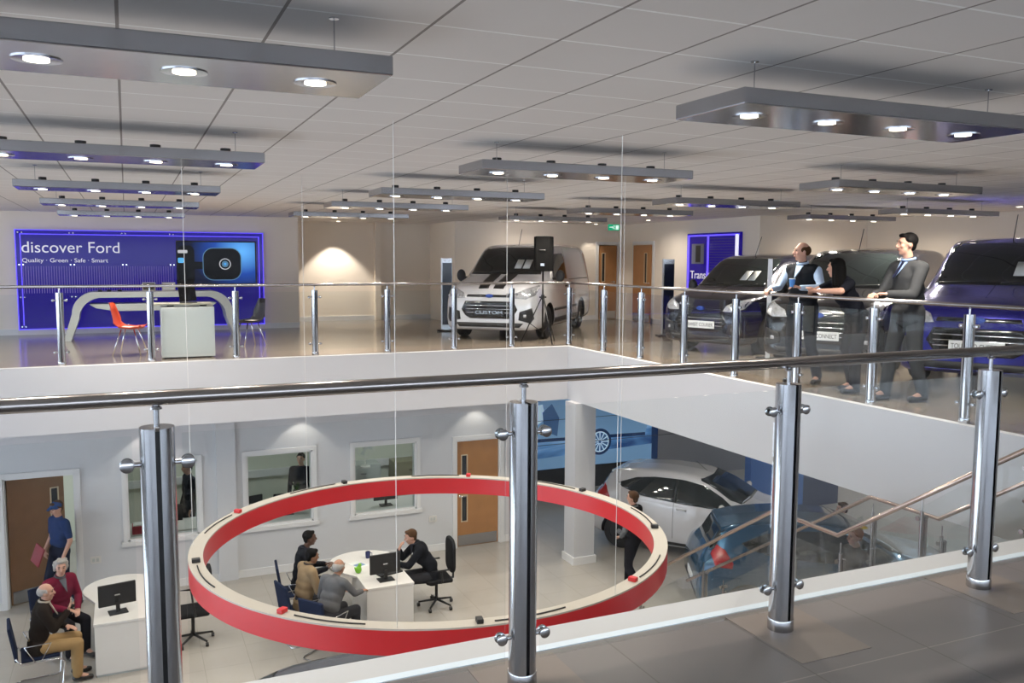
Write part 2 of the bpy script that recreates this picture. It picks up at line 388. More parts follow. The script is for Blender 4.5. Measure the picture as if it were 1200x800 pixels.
# ------------------------------------------------------------ balustrades
def d_shape(cx, r, gap, side, n=10):
    # half disc in xy, flat side towards x=0
    return [(cx+side*(gap+(r-gap)*math.cos(t)), r*math.sin(t)) for t in [-PI/2+PI*i/n for i in range(n+1)]][::side]
def proto_post(parent):
    b = MB()
    b.prism(d_shape(0, .052, .007, 1), 0, 1.08, 'z'); b.prism(d_shape(0, .052, .007, -1), 0, 1.08, 'z')
    b.box(-.008, .008, -.030, .030, .0, 1.07, 1)
    b.lathe([(.054, 0), (.056, .004), (.056, .05), (.054, .054)], 28)
    p = b.build('post', [M_STEEL, M_BLACK], parent, angle=40)
    r = MB(); r.cyl((0, 0, 1.08), .009, .075, 12); r.lathe([(.018, 1.135), (.016, 1.142), (.009, 1.146)], 14)
    r.build('saddle_rod', M_STEEL, p, angle=40)
    for z in (.19, .965):
        for s in (1, -1):
            c = MB(); c.tube([(s*.045, 0, z), (s*.085, 0, z)], .009, 12)
            for y in (-.020, .008): c.lathe([(.017, 0), (.021, .003), (.021, .008), (.017, .011)], 18, (s*.088, y, z), 'y')
            c.build('glass_clamp', M_STEEL, p, angle=40)
    return p
near = thing('balustrade', 'near steel and glass balustrade along the gallery edge in the foreground', 'balustrade', (0, 2.87, 0))
pp = proto_post(near); PXN = [.07, 1.32, 2.56, 3.80, 5.04]
pp.location = (PXN[0], 0, 0)
for x in PXN[1:]+[-1.18]: q = copy_tree(pp, near); q.location = (x, 0, 0)
MB().tube([(-3.5, 0, 1.17), (5.6, 0, 1.17)], .0235, 20).build('handrail', M_STEELD, near, smooth=True)
allx = [-2.43, -1.18]+PXN
for a, c in zip(allx[:-1], allx[1:]):
    MB().box(a+.072, c-.072, -.005, .005, .09, 1.055).build('glass_panel', M_GLASS, near)
# square access plates in the floor round the near posts
for i, x in enumerate(PXN[:4]):
    b = MB(); b.box(x-.15, x+.22, -.30+2.87, 2.87+.19, 0.0, .003)
    tag(b.build('floor_plate', mat('floor_plate_grey', (.19, .165, .15), .35, noise=.08)), 'square grey-brown floor plate at the foot of the ' + ['leftmost', 'second', 'third', 'rightmost'][i] + ' near balustrade post', 'floor plate', 'floor plates at the near posts')
    
far = thing('balustrade', 'far steel and glass balustrade around the opposite and right edges of the void', 'balustrade', (0, 0, 0))
q = copy_tree(pp, far); first = q; q.location = (7.6, 14.5, 0)
fx = [7.6-.0, 6.42, 5.30, 4.08, 2.84, 1.58, .32, -.92, -2.16, -3.4, -4.6]
for x in fx[1:]: c = copy_tree(pp, far); c.location = (x, 14.5, 0)
fy = [14.5, 13.2, 12.0, 10.8, 9.6, 8.4, 7.2, 6.0, 4.8, 3.6]
for y in fy[1:]: c = copy_tree(pp, far); c.location = (7.6, y, 0); c.rotation_euler = (0, 0, PI/2)
HR = 1.13+.04
MB().tube([(-4.9, 14.5, HR), (7.5, 14.5, HR), (7.57, 14.47, HR), (7.6, 14.4, HR), (7.6, 3.2, HR)], .022, 16).build('handrail', M_STEELD, far, smooth=True)
for a, c in zip(fx[:-1], fx[1:]): MB().box(c+.072, a-.072, 14.495, 14.505, .09, 1.055).build('glass_panel', M_GLASS2, far)
for a, c in zip(fy[:-1], fy[1:]): MB().box(7.595, 7.605, c+.072, a-.072, .09, 1.055).build('glass_panel', M_GLASS2, far)

# ------------------------------------------------------------ staircase down from the near gallery
st = thing('staircase', 'straight staircase with mid landing, steel handrails and glass sides, going down to the lower floor', 'staircase', (5.9, 3.3, -4))
SX0, SX1 = 0., 1.3
M_TREAD = mat('stair_tread', (.20, .18, .165), .4, noise=.08)
def yz(y, z): return (y-3.3, z+4)
LF = -1.87; nU = 11; nLo = 13
for i in range(nU-1):
    z = -(i+1)*(-LF)/nU; y0 = 3.3+i*.26; b = MB(); Y, Z = yz(y0, z); b.box(SX0, SX1, Y, Y+.28, Z-.06, Z); b.box(SX0, SX1, Y, Y+.02, Z, Z+(-LF)/nU-.06, 1)
    b.build('step', [M_TREAD, M_FASC], st)
b = MB(); Y, Z = yz(3.3+10*.26, LF); b.box(SX0-.06, SX1+.06, Y, Y+.95, Z-.2, Z); b.build('landing', M_TREAD, st)
yl = 3.3+10*.26+.95
for i in range(nLo-1):
    z = LF-(i+1)*(4+LF)/nLo; y0 = yl+i*.26; b = MB(); Y, Z = yz(y0, z); b.box(SX0, SX1, Y, Y+.28, Z-.06, Z); b.box(SX0, SX1, Y, Y+.02, Z, Z+(4+LF)/nLo-.06, 1)
    b.build('step', [M_TREAD, M_FASC], st)
ye = yl+12*.26
for x in (SX0-.05, SX1):
    b = MB(); P_ = [yz(3.3, -.02), yz(5.9, LF-.05), yz(yl, LF-.05), yz(ye+.26, -4.), yz(ye-.1, -4.), yz(yl-.05, LF-.32), yz(5.8, LF-.32), yz(3.3, -.42)]
    b.prism(P_, x, x+.05, 'x'); b.build('stringer', M_FASC, st)
hr = .93
for s, x in ((0, SX0), (1, SX1)):
    pth = [(x, *yz(3.30, .02+hr-.15)), (x, *yz(5.90, LF+hr+.03)), (x, *yz(6.76, LF+hr+.03)), (x, *yz(ye+.05, -4+hr+.10))]
    MB().tube(pth, .021, 14).build('handrail', mat('copper_tint_steel', (.55, .42, .36), .22, 1.), st, smooth=True)
    for (y, zf, zt) in ((4.1, -.60, -.60+.90), (5.0, -1.22, -1.22+.88), (5.86, LF, LF+.90), (6.72, LF, LF+.9), (7.9, -2.68, -2.68+.86), (9.2, -3.5, -3.5+.82)):
        Y, Z = yz(y, zf); b = MB(); b.cyl((x, Y, Z), .016, zt-zf-.10, 12); b.cyl((x+.045, Y, Z), .016, zt-zf-.16, 12); b.cyl((x, Y, Z+zt-zf-.1), .006, .10, 8)
        for zz in (.25, .72): b.cyl((x-.03, Y+.02, Z+zz), .02, .11, 12, 'x')
        b.build('post', M_STEELD, st, angle=40)
    for (ya, za, yb, zb) in ((3.4, 0, 5.8, LF+.1), (5.95, LF, 6.65, LF), (6.85, LF-.05, ye-.2, -3.9)):
        A = yz(ya, za+.12); B = yz(yb, zb+.12); A2 = yz(ya, za+.78); B2 = yz(yb, zb+.78)
        MB().prism([A, B, B2, A2], x-.004, x+.004, 'x').build('glass_panel', M_GLASS2, st)

# ------------------------------------------------------------ ceiling light rafts
def raft_proto():
    t = thing('ceiling_light_raft', '', 'ceiling light')
    L, W, z0, h = 1.98, .54, -.235, .075
    b = MB(); b.box(-L/2, L/2, -W/2, W/2, z0, z0+h)
    b.build('raft_body', M_RAFT, t, bevel=.006)
    for i in range(4):
        x = (i-1.5)*.495
        l = MB(); l.lathe([(.050, z0-.002), (.085, z0-.004), (.085, z0+.002), (.05, z0+.002)], 24, (x, .0, 0)); ring = l.build('lamp_ring', M_STEEL, t, angle=40)
        l = MB(); l.cyl((x, 0, z0-.0065), .043, .003, 20); l.build('lamp_disc', M_LAMP, ring)
        l = MB(); l.cyl((x, .03, z0+h), .038, .05, 14); l.build('lamp_housing', M_BLACK, t, angle=40)
    for x in (-.8, .8):
        l = MB(); l.cyl((x, -.1, z0+h), .003, .235-h, 6); l.cyl((x, -.1, -.004), .02, .004, 12); l.build('hanging_rod', M_STEEL, t)
    return t
rafts = []
RX = [0., 3.53, 7.0, 10.8]; RY = [3.5, 6.5, 9.2, 11.9, 14.6, 17.3]
rl = {0: 'left', 1: 'middle', 2: 'right centre', 3: 'far right'}
ordn = ['nearest', 'second', 'third', 'fourth', 'fifth', 'sixth']
proto = raft_proto(); usedp = False
LIGHTS = []
RAFTS = {0: (-.02, [3.6, 7.0, 10.3, 13.3, 16.5]), 1: (3.56, [3.5, 6.65, 9.6, 12.1, 15.0]), 2: (7.25, [6.7, 9.4, 11.8, 14.5]), 3: (11.5, [9.7, 11.7])}
for i in RAFTS:
    x = RAFTS[i][0]
    for j, y in enumerate(RAFTS[i][1]):
        if not usedp: o = proto; usedp = True
        else: o = copy_tree(proto)
        o.location = (x-0, y, CZ); 
        o['label'] = 'flat metal ceiling raft with four downlights, %s in the %s row from the camera' % (ordn[j], rl[i]); o['group'] = 'ceiling light rafts'
        LIGHTS.append((o.location.x, y))
def spot(x, y, z, e, ang=110, blend=.7, rad=.05, col=(1, .91, .79), rot=(0, 0, 0), name='downlight'):
    l = bpy.data.lights.new(name, 'SPOT'); l.energy = e; l.spot_size = math.radians(ang); l.spot_blend = blend; l.shadow_soft_size = rad; l.color = col
    o = bpy.data.objects.new(name, l); COL.objects.link(o); o.location = (x, y, z); o.rotation_euler = rot; return o
E_SPOT = 88
for (x, y) in LIGHTS:
    for i in range(4): spot(x+(i-1.5)*.495, y, CZ-.26, E_SPOT*(.6 if y < 5 else .7 if y < 12.5 else 1.2)*(3. if x > 10 else 1.7 if x > 6 and y < 14 else 1.), 140)
# wall-washing downlights (recess, and by the doors)
def downlight(x, y, z, label, e=60, ang=70, blend=.35):
    b = MB(); b.lathe([(.045, -.004), (.065, -.006), (.065, 0), (.045, 0)], 20); t = b.build('downlight', M_WHITE, loc=(x, y, z), angle=40)
    tag(t, label, 'downlight', 'small recessed downlights')
    MB().cyl((0, 0, -.012), .045, .006, 16).build('lamp_disc', M_LAMP, t)
    spot(x, y, z-.02, e, ang, blend, .03)
downlight(4.9, 21.85, CZ, 'round recessed downlight washing the cream wall of the alcove', 260, 86)
downlight(11.3, 20.1, CZ, 'round recessed downlight by the oak doors past the white van', 35, 80)
downlight(.25, 15.2, SB, 'round downlight over the leftmost office window downstairs', 20, 96)
downlight(2.75, 15.2, SB, 'round downlight over the middle office window downstairs', 20, 96)
downlight(6.1, 15.2, SB, 'round downlight over the closed oak door downstairs', 20, 96)
for k, (x, y) in enumerate([(9.5, 16.3), (12.2, 16.3), (9.2, 12.5), (12., 12.5), (10.5, 8.5), (14.5, 14.5), (13, 9)]):
    downlight(x, y, SB, 'round downlight in the lower ceiling, number %s' % k if False else 'round downlight in the lower ceiling over the hatchback cars', 65 if y > 12 else 35, 130)

for x, y, w in ((14.0, 12.6, 'by the step in the right wall'), (14.0, 10.2, 'behind the compact black van'), (14.0, 7.8, 'behind the deep blue minibus'), (13.6, 13.6, 'over the rear of the black-blue small van'), (11.3, 17.6, 'by the blue glowing panel'), (9.2, 19.4, 'behind the silver van')):  # unseen lamps added to brighten the upper right and back walls
    downlight(x, y, CZ, 'added wall-brightening lamp in the upper ceiling ' + w, 120, 165, 1.)

# ------------------------------------------------------------ ring
RC = (2.66, 7.87); RR = 2.25; RZ = -1.05
ring = thing('ring_pendant', 'large red circular ring hanging in the void on thin wires', 'pendant ring', (RC[0], RC[1], RZ))
b = MB(); n = 128; hh = .20; wd = .125
def annulus(b, r0, r1, z0, z1, mi=0, n=128):
    V = []; F = []
    for i in range(n):
        t = 2*PI*i/n; c, s = math.cos(t), math.sin(t); V += [(r0*c, r0*s, z0), (r1*c, r1*s, z0), (r1*c, r1*s, z1), (r0*c, r0*s, z1)]
    for i in range(n):
        a = 4*i; e = 4*((i+1) % n)
        for k in range(4): F.append((a+k, e+k, e+(k+1) % 4, a+(k+1) % 4)[::-1])
    b.add(V, F, mi)
annulus(b, RR-.012, RR, -hh, 0); annulus(b, RR-wd, RR-wd+.012, -hh, 0)
b.build('ring_band', M_RED, ring, angle=30)
b = MB(); annulus(b, RR-wd-.001, RR+.001, -.012, .002); b.build('ring_top_tray', M_CREAM, ring, angle=30)
b = MB(); annulus(b, RR-wd+.012, RR-.012, -hh+.01, -hh+.03); b.build('ring_diffuser', mat('ring_diffuser', (.85, .85, .82), .5), ring, angle=30)
random.seed(3)
for k in range(9):
    t = 2*PI*k/9+.35; r = RR-wd/2; b = MB()
    b.box(-.035, .035, -.025, .025, 0, .035); o = b.build('bracket', M_RED if k % 2 else M_DARKTRIM, ring, bevel=.004, loc=(r*math.cos(t), r*math.sin(t), .002), rot=(0, 0, t))
    pts = [((r+.02*math.sin(7*u))*math.cos(t+.05+u), (r+.02*math.sin(7*u+1))*math.sin(t+.05+u), .008) for u in [i*.045 for i in range(7)]]
    MB().tube(pts, .006, 6).build('cable', M_DARKTRIM, ring)
for t in (-68.5, -115.5, 168, 112, 48, 5):
    a = math.radians(t); r = RR-.02
    MB().cyl((r*math.cos(a), r*math.sin(a), -.02), .0028, CZ-RZ+.02, 6).build('suspension_wire', mat('wire_pale', (.75, .73, .70), .4, .3), ring)

# ------------------------------------------------------------ office rooms behind the lower wall
b = MB(); b.box(-7, 7, 18.9, 19.05, LZ, SB); struct('wall_office_back', b, mat('office_wall', (.66, .68, .58), .7))
for x in (-.5, 3.46): b = MB(); b.box(x, x+.1, LW+.16, 18.9, LZ, SB); struct('wall_office_partition', b, mat('office_wall', (.66, .68, .58), .7))
# trunking along the office walls
b = MB(); b.box(-.4, 6.9, 18.82, 18.9, -3.05, -2.9); struct('trim_trunking', b, M_TRIM)
for x, e in ((1.5, 22), (5., 22), (-1.4, 10), (-4.5, 15)):
    b = MB(); b.box(x-.3, x+.3, 16.9, 17.5, SB-.03, SB-.001); o = b.build('ceiling_panel_light', mat('panel_light', (1, 1, 1), .5, emit=(1, .97, .9), es=2.5))
    tag(o, 'square office ceiling panel light over the room ' + {1.5: 'behind the left and middle windows', 5.: 'behind the right window', -1.4: 'behind the open brown door', -4.5: 'beyond the brown door'}[x], 'ceiling light')
    l = bpy.data.lights.new('panel', 'AREA'); l.energy = e; l.size = .6; o = bpy.data.objects.new('panel_lamp', l); COL.objects.link(o); o.location = (x, 17.2, SB-.05)
# ------------------------------------------------------------ vehicles
def pchip(xs, ys, x):
    n = len(xs)
    if x <= xs[0]: return ys[0]
    if x >= xs[-1]: return ys[-1]
    h = [xs[i+1]-xs[i] for i in range(n-1)]; d = [(ys[i+1]-ys[i])/h[i] for i in range(n-1)]; m = [d[0]]
    for i in range(1, n-1):
        m.append(0 if d[i-1]*d[i] <= 0 else (h[i-1]+h[i])*3/((2*h[i]+h[i-1])/d[i-1]+(h[i]+2*h[i-1])/d[i]))
    m.append(d[-1]); i = max(k for k in range(n-1) if xs[k] <= x); t = (x-xs[i])/h[i]
    return (2*t**3-3*t*t+1)*ys[i]+(t**3-2*t*t+t)*h[i]*m[i]+(-2*t**3+3*t*t)*ys[i+1]+(t**3-t*t)*h[i]*m[i+1]

VAN = dict(L=4.97, keys=[  # s, zb, zs, zt, wb, wsh, wt
 (0, .26, .70, .84, .74, .72, .60), (.05, .22, .84, .97, .86, .83, .70), (.16, .20, .96, 1.07, .94, .89, .76), (.4, .20, 1.04, 1.15, .975, .93, .82),
 (.75, .20, 1.09, 1.24, .985, .95, .84), (.98, .20, 1.12, 1.31, .99, .955, .82), (1.3, .2, 1.15, 1.52, .99, .96, .79), (1.65, .2, 1.17, 1.75, .99, .96, .78), (1.9, .2, 1.18, 1.87, .99, .96, .79),
 (2.2, .2, 1.18, 1.93, .99, .965, .81), (3.0, .2, 1.18, 1.965, .99, .965, .83), (4.2, .2, 1.18, 1.96, .99, .965, .83), (4.75, .22, 1.16, 1.93, .98, .95, .81), (4.92, .26, 1.14, 1.88, .96, .93, .78), (4.97, .34, 1.10, 1.80, .92, .90, .74)],
 fa=.93, ra=3.86, wr=.335, tw=.20, arch=.40)
HATCH = dict(L=3.97, keys=[
 (0, .28, .52, .60, .60, .57, .45), (.05, .22, .60, .67, .72, .68, .54), (.18, .18, .68, .75, .80, .75, .60), (.45, .17, .78, .86, .84, .79, .66), (.8, .17, .85, .95, .855, .81, .68), (1.08, .17, .89, 1.02, .86, .82, .66),
 (1.4, .17, .91, 1.20, .86, .825, .62), (1.75, .17, .93, 1.36, .86, .83, .60), (2.1, .17, .95, 1.44, .86, .83, .60), (2.6, .17, .98, 1.46, .86, .83, .60), (3.1, .17, 1.01, 1.43, .86, .82, .59),
 (3.45, .19, 1.03, 1.38, .85, .80, .57), (3.62, .22, 1.0, 1.31, .845, .79, .55), (3.74, .25, .96, 1.12, .83, .77, .55), (3.86, .28, .90, .97, .80, .74, .58), (3.93, .32, .78, .85, .76, .70, .56), (3.97, .36, .66, .72, .70, .64, .50)],
 fa=.82, ra=3.30, wr=.31, tw=.19, arch=.355)
def scaled(S, kx, ky, kz, **o):
    T = dict(S); T['L'] = S['L']*kx; T['keys'] = [(k[0]*kx, k[1]*kz, k[2]*kz, k[3]*kz, k[4]*ky, k[5]*ky, k[6]*ky) for k in S['keys']]
    T['fa'] = S['fa']*kx; T['ra'] = S['ra']*kx; T.update(o); T['k'] = (kx, ky, kz); return T

def section(k):
    zb, zs, zt, wb, wsh, wt = k; e = min(.09, (zt-zs)*.45)
    p = [(0, zb), (wb*.80, zb), (wb*.95, zb+.02), (wb, zb+.14), (wb, zb+.45*(zs-zb)), (wb*.992, zb+.75*(zs-zb)), (wsh, zs), ((wsh+wt)/2+.012, (zs+zt-e)/2), (wt, zt-e), (wt*.86, zt-e*.22), (wt*.5, zt-.012), (0, zt)]
    for _ in range(2):
        q = [p[0]]
        for a, c in zip(p[:-1], p[1:]):
            q.append((a[0]*.75+c[0]*.25, a[1]*.75+c[1]*.25)); q.append((a[0]*.25+c[0]*.75, a[1]*.25+c[1]*.75))
        q.append(p[-1]); p = q
    p[0] = (0, p[0][1]); p[-1] = (0, p[-1][1]); return p

def car_body(S, paint, name='body'):
    L = S['L']; K = S['keys']; xs = [k[0] for k in K]
    st = sorted(set([round(v, 4) for v in xs]+[L*i/56 for i in range(57)]+[.02, .1, L-.03, L-.1])); st = [s for i, s in enumerate(st) if i == 0 or s-st[i-1] > .008]
    b = MB(); rings = []
    for s in st:
        k = [pchip(xs, [q[i] for q in K], s) for i in range(1, 7)]; p = section(k)
        full = [(y, z) for y, z in p]+[(-y, z) for y, z in p[-2:0:-1]]
        rings.append([(L/2-s, y, z) for y, z in full])
    n = len(rings[0]); V = [q for r in rings for q in r]; F = []
    for i in range(len(rings)-1):
        for j in range(n): F.append((i*n+j, (i+1)*n+j, (i+1)*n+(j+1) % n, i*n+(j+1) % n))
    F.append(tuple(range(n))); m = (len(rings)-1)*n; F.append(tuple(m+j for j in range(n))[::-1])
    b.add(V, F); me = b.mesh(name)
    bm = bmesh.new(); bm.from_mesh(me); bmesh.ops.recalc_face_normals(bm, faces=bm.faces); bm.to_mesh(me)
    bvh = BVHTree.FromBMesh(bm); bm.free()
    o = link(name, me, [paint, M_DARKTRIM], smooth=True)
    # wheel arches
    c = MB()
    for ax in (S['fa'], S['ra']):
        for sd in (1, -1): c.cyl((L/2-ax, sd*.55 if sd > 0 else -1.3, S['wr']), S['arch'], .75, 32, 'y')
    co = link('cutter', c.mesh(), [M_DARKTRIM, M_DARKTRIM]); 
    bmc = bmesh.new(); bmc.from_mesh(co.data); bmesh.ops.recalc_face_normals(bmc, faces=bmc.faces)
    for f in bmc.faces: f.material_index = 1
    bmc.to_mesh(co.data); bmc.free()
    md = o.modifiers.new('b', 'BOOLEAN'); md.object = co; md.operation = 'DIFFERENCE'; md.solver = 'EXACT'
    apply_mods(o); bpy.data.objects.remove(co)
    for p in o.data.polygons: p.use_smooth = True
    o.data.set_sharp_from_angle(angle=math.radians(35))
    return o, bvh

def conform(bvh, poly, side, name, m, parent, step=.05, off=.004, th=.012):
    """polygon in front/rear (y,z), left/right (x,z) or top (x,y) view, laid onto the body"""
    bm = bmesh.new()
    def p3(a, c): return {'front': (0, a, c), 'rear': (0, a, c), 'left': (a, 0, c), 'right': (a, 0, c), 'top': (a, c, 0)}[side]
    bm.faces.new([bm.verts.new(p3(*p)) for p in poly])
    ax = {'front': (1, 2), 'rear': (1, 2), 'left': (0, 2), 'right': (0, 2), 'top': (0, 1)}[side]
    for k, i in enumerate(ax):
        lo = min(p[k] for p in poly); hi = max(p[k] for p in poly); v = lo+step
        while v < hi-1e-4:
            co = [0, 0, 0]; no = [0, 0, 0]; co[i] = v; no[i] = 1
            bmesh.ops.bisect_plane(bm, geom=bm.verts[:]+bm.edges[:]+bm.faces[:], plane_co=co, plane_no=no); v += step
    bmesh.ops.triangulate(bm, faces=bm.faces)
    D = {'front': Vector((-1, 0, 0)), 'rear': Vector((1, 0, 0)), 'left': Vector((0, -1, 0)), 'right': Vector((0, 1, 0)), 'top': Vector((0, 0, -1))}[side]
    bad = []
    for v in bm.verts:
        h = bvh.ray_cast(v.co-D*8, D)
        if h[0] is None: bad.append(v)
        else: v.co = h[0]-D*off
    bmesh.ops.delete(bm, geom=bad, context='VERTS')
    for f in bm.faces:
        f.normal_update()
        if f.normal.dot(D) > 0: f.normal_flip()
    me = bpy.data.meshes.new(name); bm.to_mesh(me); bm.free()
    o = link(name, me, m, parent, smooth=True); md = o.modifiers.new('s', 'SOLIDIFY'); md.thickness = th; md.offset = -1
    return o

def wheel_proto(r, w, parent, spokes=10):
    b = MB(); prof = [(r*.62, -w/2), (r*.93, -w/2+.005), (r, -w/2+.03), (r, w/2-.03), (r*.93, w/2-.005), (r*.62, w/2)]
    b.lathe([(r*.60, -w/2+.01)]+prof+[(r*.60, w/2-.01)], 36, axis='y'); wh = b.build('wheel', M_TYRE, parent, angle=40)
    b = MB(); b.lathe([(.02, w/2-.07), (r*.66, w/2-.06), (r*.66, w/2-.055), (.02, w/2-.06)], 30, axis='y', mi=1)
    b.lathe([(r*.60, w/2-.06), (r*.66, w/2-.004), (r*.68, w/2-.002), (r*.66, -w/2+.02), (r*.60, -w/2+.02)], 36, axis='y')
    for i in range(spokes):
        t = 2*PI*i/spokes; c, s = math.cos(t), math.sin(t); n = .016
        P0 = [(-n*s+.05*c, n*c+.05*s), (n*s+.05*c, -n*c+.05*s), (n*1.4*s+r*.64*c, -n*1.4*c+r*.64*s), (-n*1.4*s+r*.64*c, n*1.4*c+r*.64*s)]
        b.prism(P0, w/2-.035, w/2-.012, 'y')
    b.cyl((0, w/2-.05, 0), .055, .045, 20, 'y')
    b.build('alloy_rim', [M_ALLOY, M_BLACK], wh, angle=40); return wh

def mir(poly): return [(-a, c) for a, c in poly]
def add_car(name, label, S, paint, loc, heading, kind, group=None, plate=None, stripes=False, tiny=False):
    """heading = angle of the nose direction about z"""
    t = thing(name, label, 'van' if kind == 'van' else 'car', loc, heading, group)
    body, bvh = car_body(S, paint); body.parent = t
    L = S['L']; kx, ky, kz = S.get('k', (1, 1, 1)); X = lambda s: L/2-s*kx
    C = lambda poly, side, nm, m, **k: conform(bvh, poly, side, nm, m, t, **k)
    F = lambda P_: [(a*ky, c*kz) for a, c in P_]
    Sd = lambda P_: [(X(a), c*kz) for a, c in P_]
    r = S['wr']
    wp = wheel_proto(r, S['tw'], t)
    hw = max(k[4] for k in S['keys'])-S['tw']/2-.03
    for i, (ax, sd) in enumerate(((S['fa'], 1), (S['fa'], -1), (S['ra'], 1), (S['ra'], -1))):
        w = wp if i == 0 else copy_tree(wp, t); w.location = (L/2-ax, sd*hw, r); w.rotation_euler = (0, .3*i, 0 if sd > 0 else PI)
    if kind == 'van':
        C(F([(-.76, 1.30), (.76, 1.30), (.745, 1.42), (.70, 1.80), (.62, 1.865), (-.62, 1.865), (-.70, 1.80), (-.745, 1.42)]), 'front', 'windscreen', M_CARGLASS, step=.04, off=.008, th=.02)
        for sd, fl in (('left', 1), ('right', -1)):
            C(Sd([(1.42, 1.20), (1.62, 1.50), (1.86, 1.72), (2.50, 1.75), (2.50, 1.18), (1.6, 1.16)]), sd, 'side_window', M_CARGLASS)
            if S.get('windows'):
                C(Sd([(2.62, 1.18), (2.62, 1.75), (3.65, 1.76), (3.65, 1.18)]), sd, 'side_window', M_CARGLASS)
                C(Sd([(3.76, 1.18), (3.76, 1.76), (4.62, 1.74), (4.70, 1.2)]), sd, 'side_window', M_CARGLASS)
            else: C(Sd([(2.56, .42), (2.56, 1.86), (2.575, 1.86), (2.575, .42)]), sd, 'door_seam', M_DARKTRIM, off=.001); C(Sd([(2.7, 1.165), (2.7, 1.185), (4.7, 1.185), (4.7, 1.165)]), sd, 'door_rail', M_DARKTRIM, off=.004)
            C(Sd([(1.36, .30), (1.36, .40), (3.42, .40), (3.42, .30)]), sd, 'sill_trim', M_DARKTRIM, off=.006)
            C(Sd([(1.30, .55), (1.30, .60), (3.40, .60), (3.40, .55)]), sd, 'rub_strip', M_DARKTRIM, off=.012)
            C(Sd([(2.30, 1.02), (2.30, 1.06), (2.50, 1.06), (2.50, 1.02)]), sd, 'door_handle', M_DARKTRIM, off=.03, th=.03, step=.1)
        for q in (1, -1):
            P_ = F([(.50, .84), (.55, .95), (.72, 1.03), (.90, 1.10), (.925, 1.02), (.90, .90), (.74, .83)])
            C(P_ if q > 0 else mir(P_), 'front', 'headlight', M_LENS, step=.03, off=.006)
            P_ = F([(.60, .42), (.62, .58), (.86, .66), (.90, .46), (.84, .36)]); C(P_ if q > 0 else mir(P_), 'front', 'fog_lamp_bezel', M_DARKTRIM, off=.006)
            P_ = F([(.70, .47), (.70, .53), (.76, .53), (.76, .47)]); C(P_ if q > 0 else mir(P_), 'front', 'fog_lamp', M_LENS, off=.012, step=.03)
            P_ = F([(.82, 1.0), (.83, 1.55), (.90, 1.55), (.93, 1.0)]); C(P_ if q > 0 else mir(P_), 'rear', 'tail_light', M_TAIL)
        C(F([(-.50, .50), (-.58, .62), (-.50, .78), (.50, .78), (.58, .62), (.50, .50), (.40, .44), (-.40, .44)]), 'front', 'lower_grille', M_BLACKG, step=.05, off=.006)
        C(F([(-.48, .86), (-.46, .91), (.46, .91), (.48, .86)]), 'front', 'upper_grille', M_BLACKG, off=.006)
        for z in (.55, .62, .69): C(F([(-.50, z), (-.50, z+.012), (.50, z+.012), (.50, z)]), 'front', 'grille_bar', M_CHROME, off=.014, step=.1)
        C(F([(-.62, .27), (-.70, .36), (.70, .36), (.62, .27)]), 'front', 'lower_bumper_trim', M_DARKTRIM, off=.006)
        bd = MB(); bd.lathe([(.0, .02), (.06, .018), (.064, 0), (.0, 0)], 20, axis='x'); o = bd.build('badge', mat('badge_blue', (.02, .05, .25), .15, .3), t, angle=40); o.scale = (1, 1.3, .62)
        h = bvh.ray_cast(Vector((6, 0, .88*kz)), Vector((-1, 0, 0))); o.location = (h[0].x+.004, 0, .885*kz)
        C([(X(.40), -.006), (X(.95), -.006), (X(.95), .006), (X(.40), .006)], 'top', 'bonnet_crease', paint, off=.003)
        mz, ms = 1.22*kz, 1.36
        for q in (1, -1):
            C(F([(q*.05, 1.315), (q*.05, 1.33), (q*.60, 1.36), (q*.60, 1.345)]) if q > 0 else F([(-.70, 1.315), (-.70, 1.33), (-.12, 1.35), (-.12, 1.335)]), 'front', 'wiper', M_BLACK, off=.02)
        # papers behind the windscreen
        for y in ((.16, .34) if S.get('papers', 1) else ()):
            C(F([(y, 1.42), (y+.01, 1.60), (y+.15, 1.60), (y+.15, 1.42)]), 'front', 'price_sheet', M_PAPER, off=.018, step=.1, th=.006)
        an = MB(); an.tube([(X(2.0), 0, 1.89*kz), (X(2.25), 0, 1.93*kz+.33)], .006, 6); an.build('aerial', M_BLACK, t)
    else:
        C(F([(-.56, 1.045), (.56, 1.045), (.62, 1.10), (.55, 1.36), (.50, 1.385), (-.50, 1.385), (-.55, 1.36), (-.62, 1.10)]), 'front', 'windscreen', M_CARGLASS, step=.03, off=.008, th=.006)
        C(F([(-.58, 1.05), (.58, 1.05), (.50, 1.30), (-.50, 1.30)]), 'rear', 'rear_window', M_CARGLASS, step=.05)
        for sd in ('left', 'right'):
            C(Sd([(1.22, .96), (1.5, 1.14), (1.80, 1.29), (2.15, 1.345), (2.28, 1.35), (2.28, .975), (1.7, .955)]), sd, 'side_window', M_CARGLASS, step=.04)
            C(Sd([(2.32, .978), (2.32, 1.35), (2.7, 1.345), (3.05, 1.30), (3.38, 1.18), (3.30, 1.12), (2.9, 1.02)]), sd, 'side_window', M_CARGLASS, step=.04)
            C(Sd([(2.27, .975), (2.27, 1.348), (2.33, 1.348), (2.33, .978)]), sd, 'door_pillar', M_DARKTRIM, off=.002); C(Sd([(2.295, .35), (2.295, .97), (2.303, .97), (2.303, .35)]), sd, 'door_seam', M_DARKTRIM, off=.001); C(Sd([(1.16, .35), (1.16, .90), (1.168, .90), (1.168, .35)]), sd, 'door_seam', M_DARKTRIM, off=.001)
            C(Sd([(1.2, .22), (1.2, .28), (2.92, .28), (2.92, .22)]), sd, 'sill_trim', M_DARKTRIM, off=.004)
            C(Sd([(2.06, .86), (2.06, .89), (2.24, .89), (2.24, .86)]), sd, 'door_handle', paint, off=.03, th=.03, step=.1)
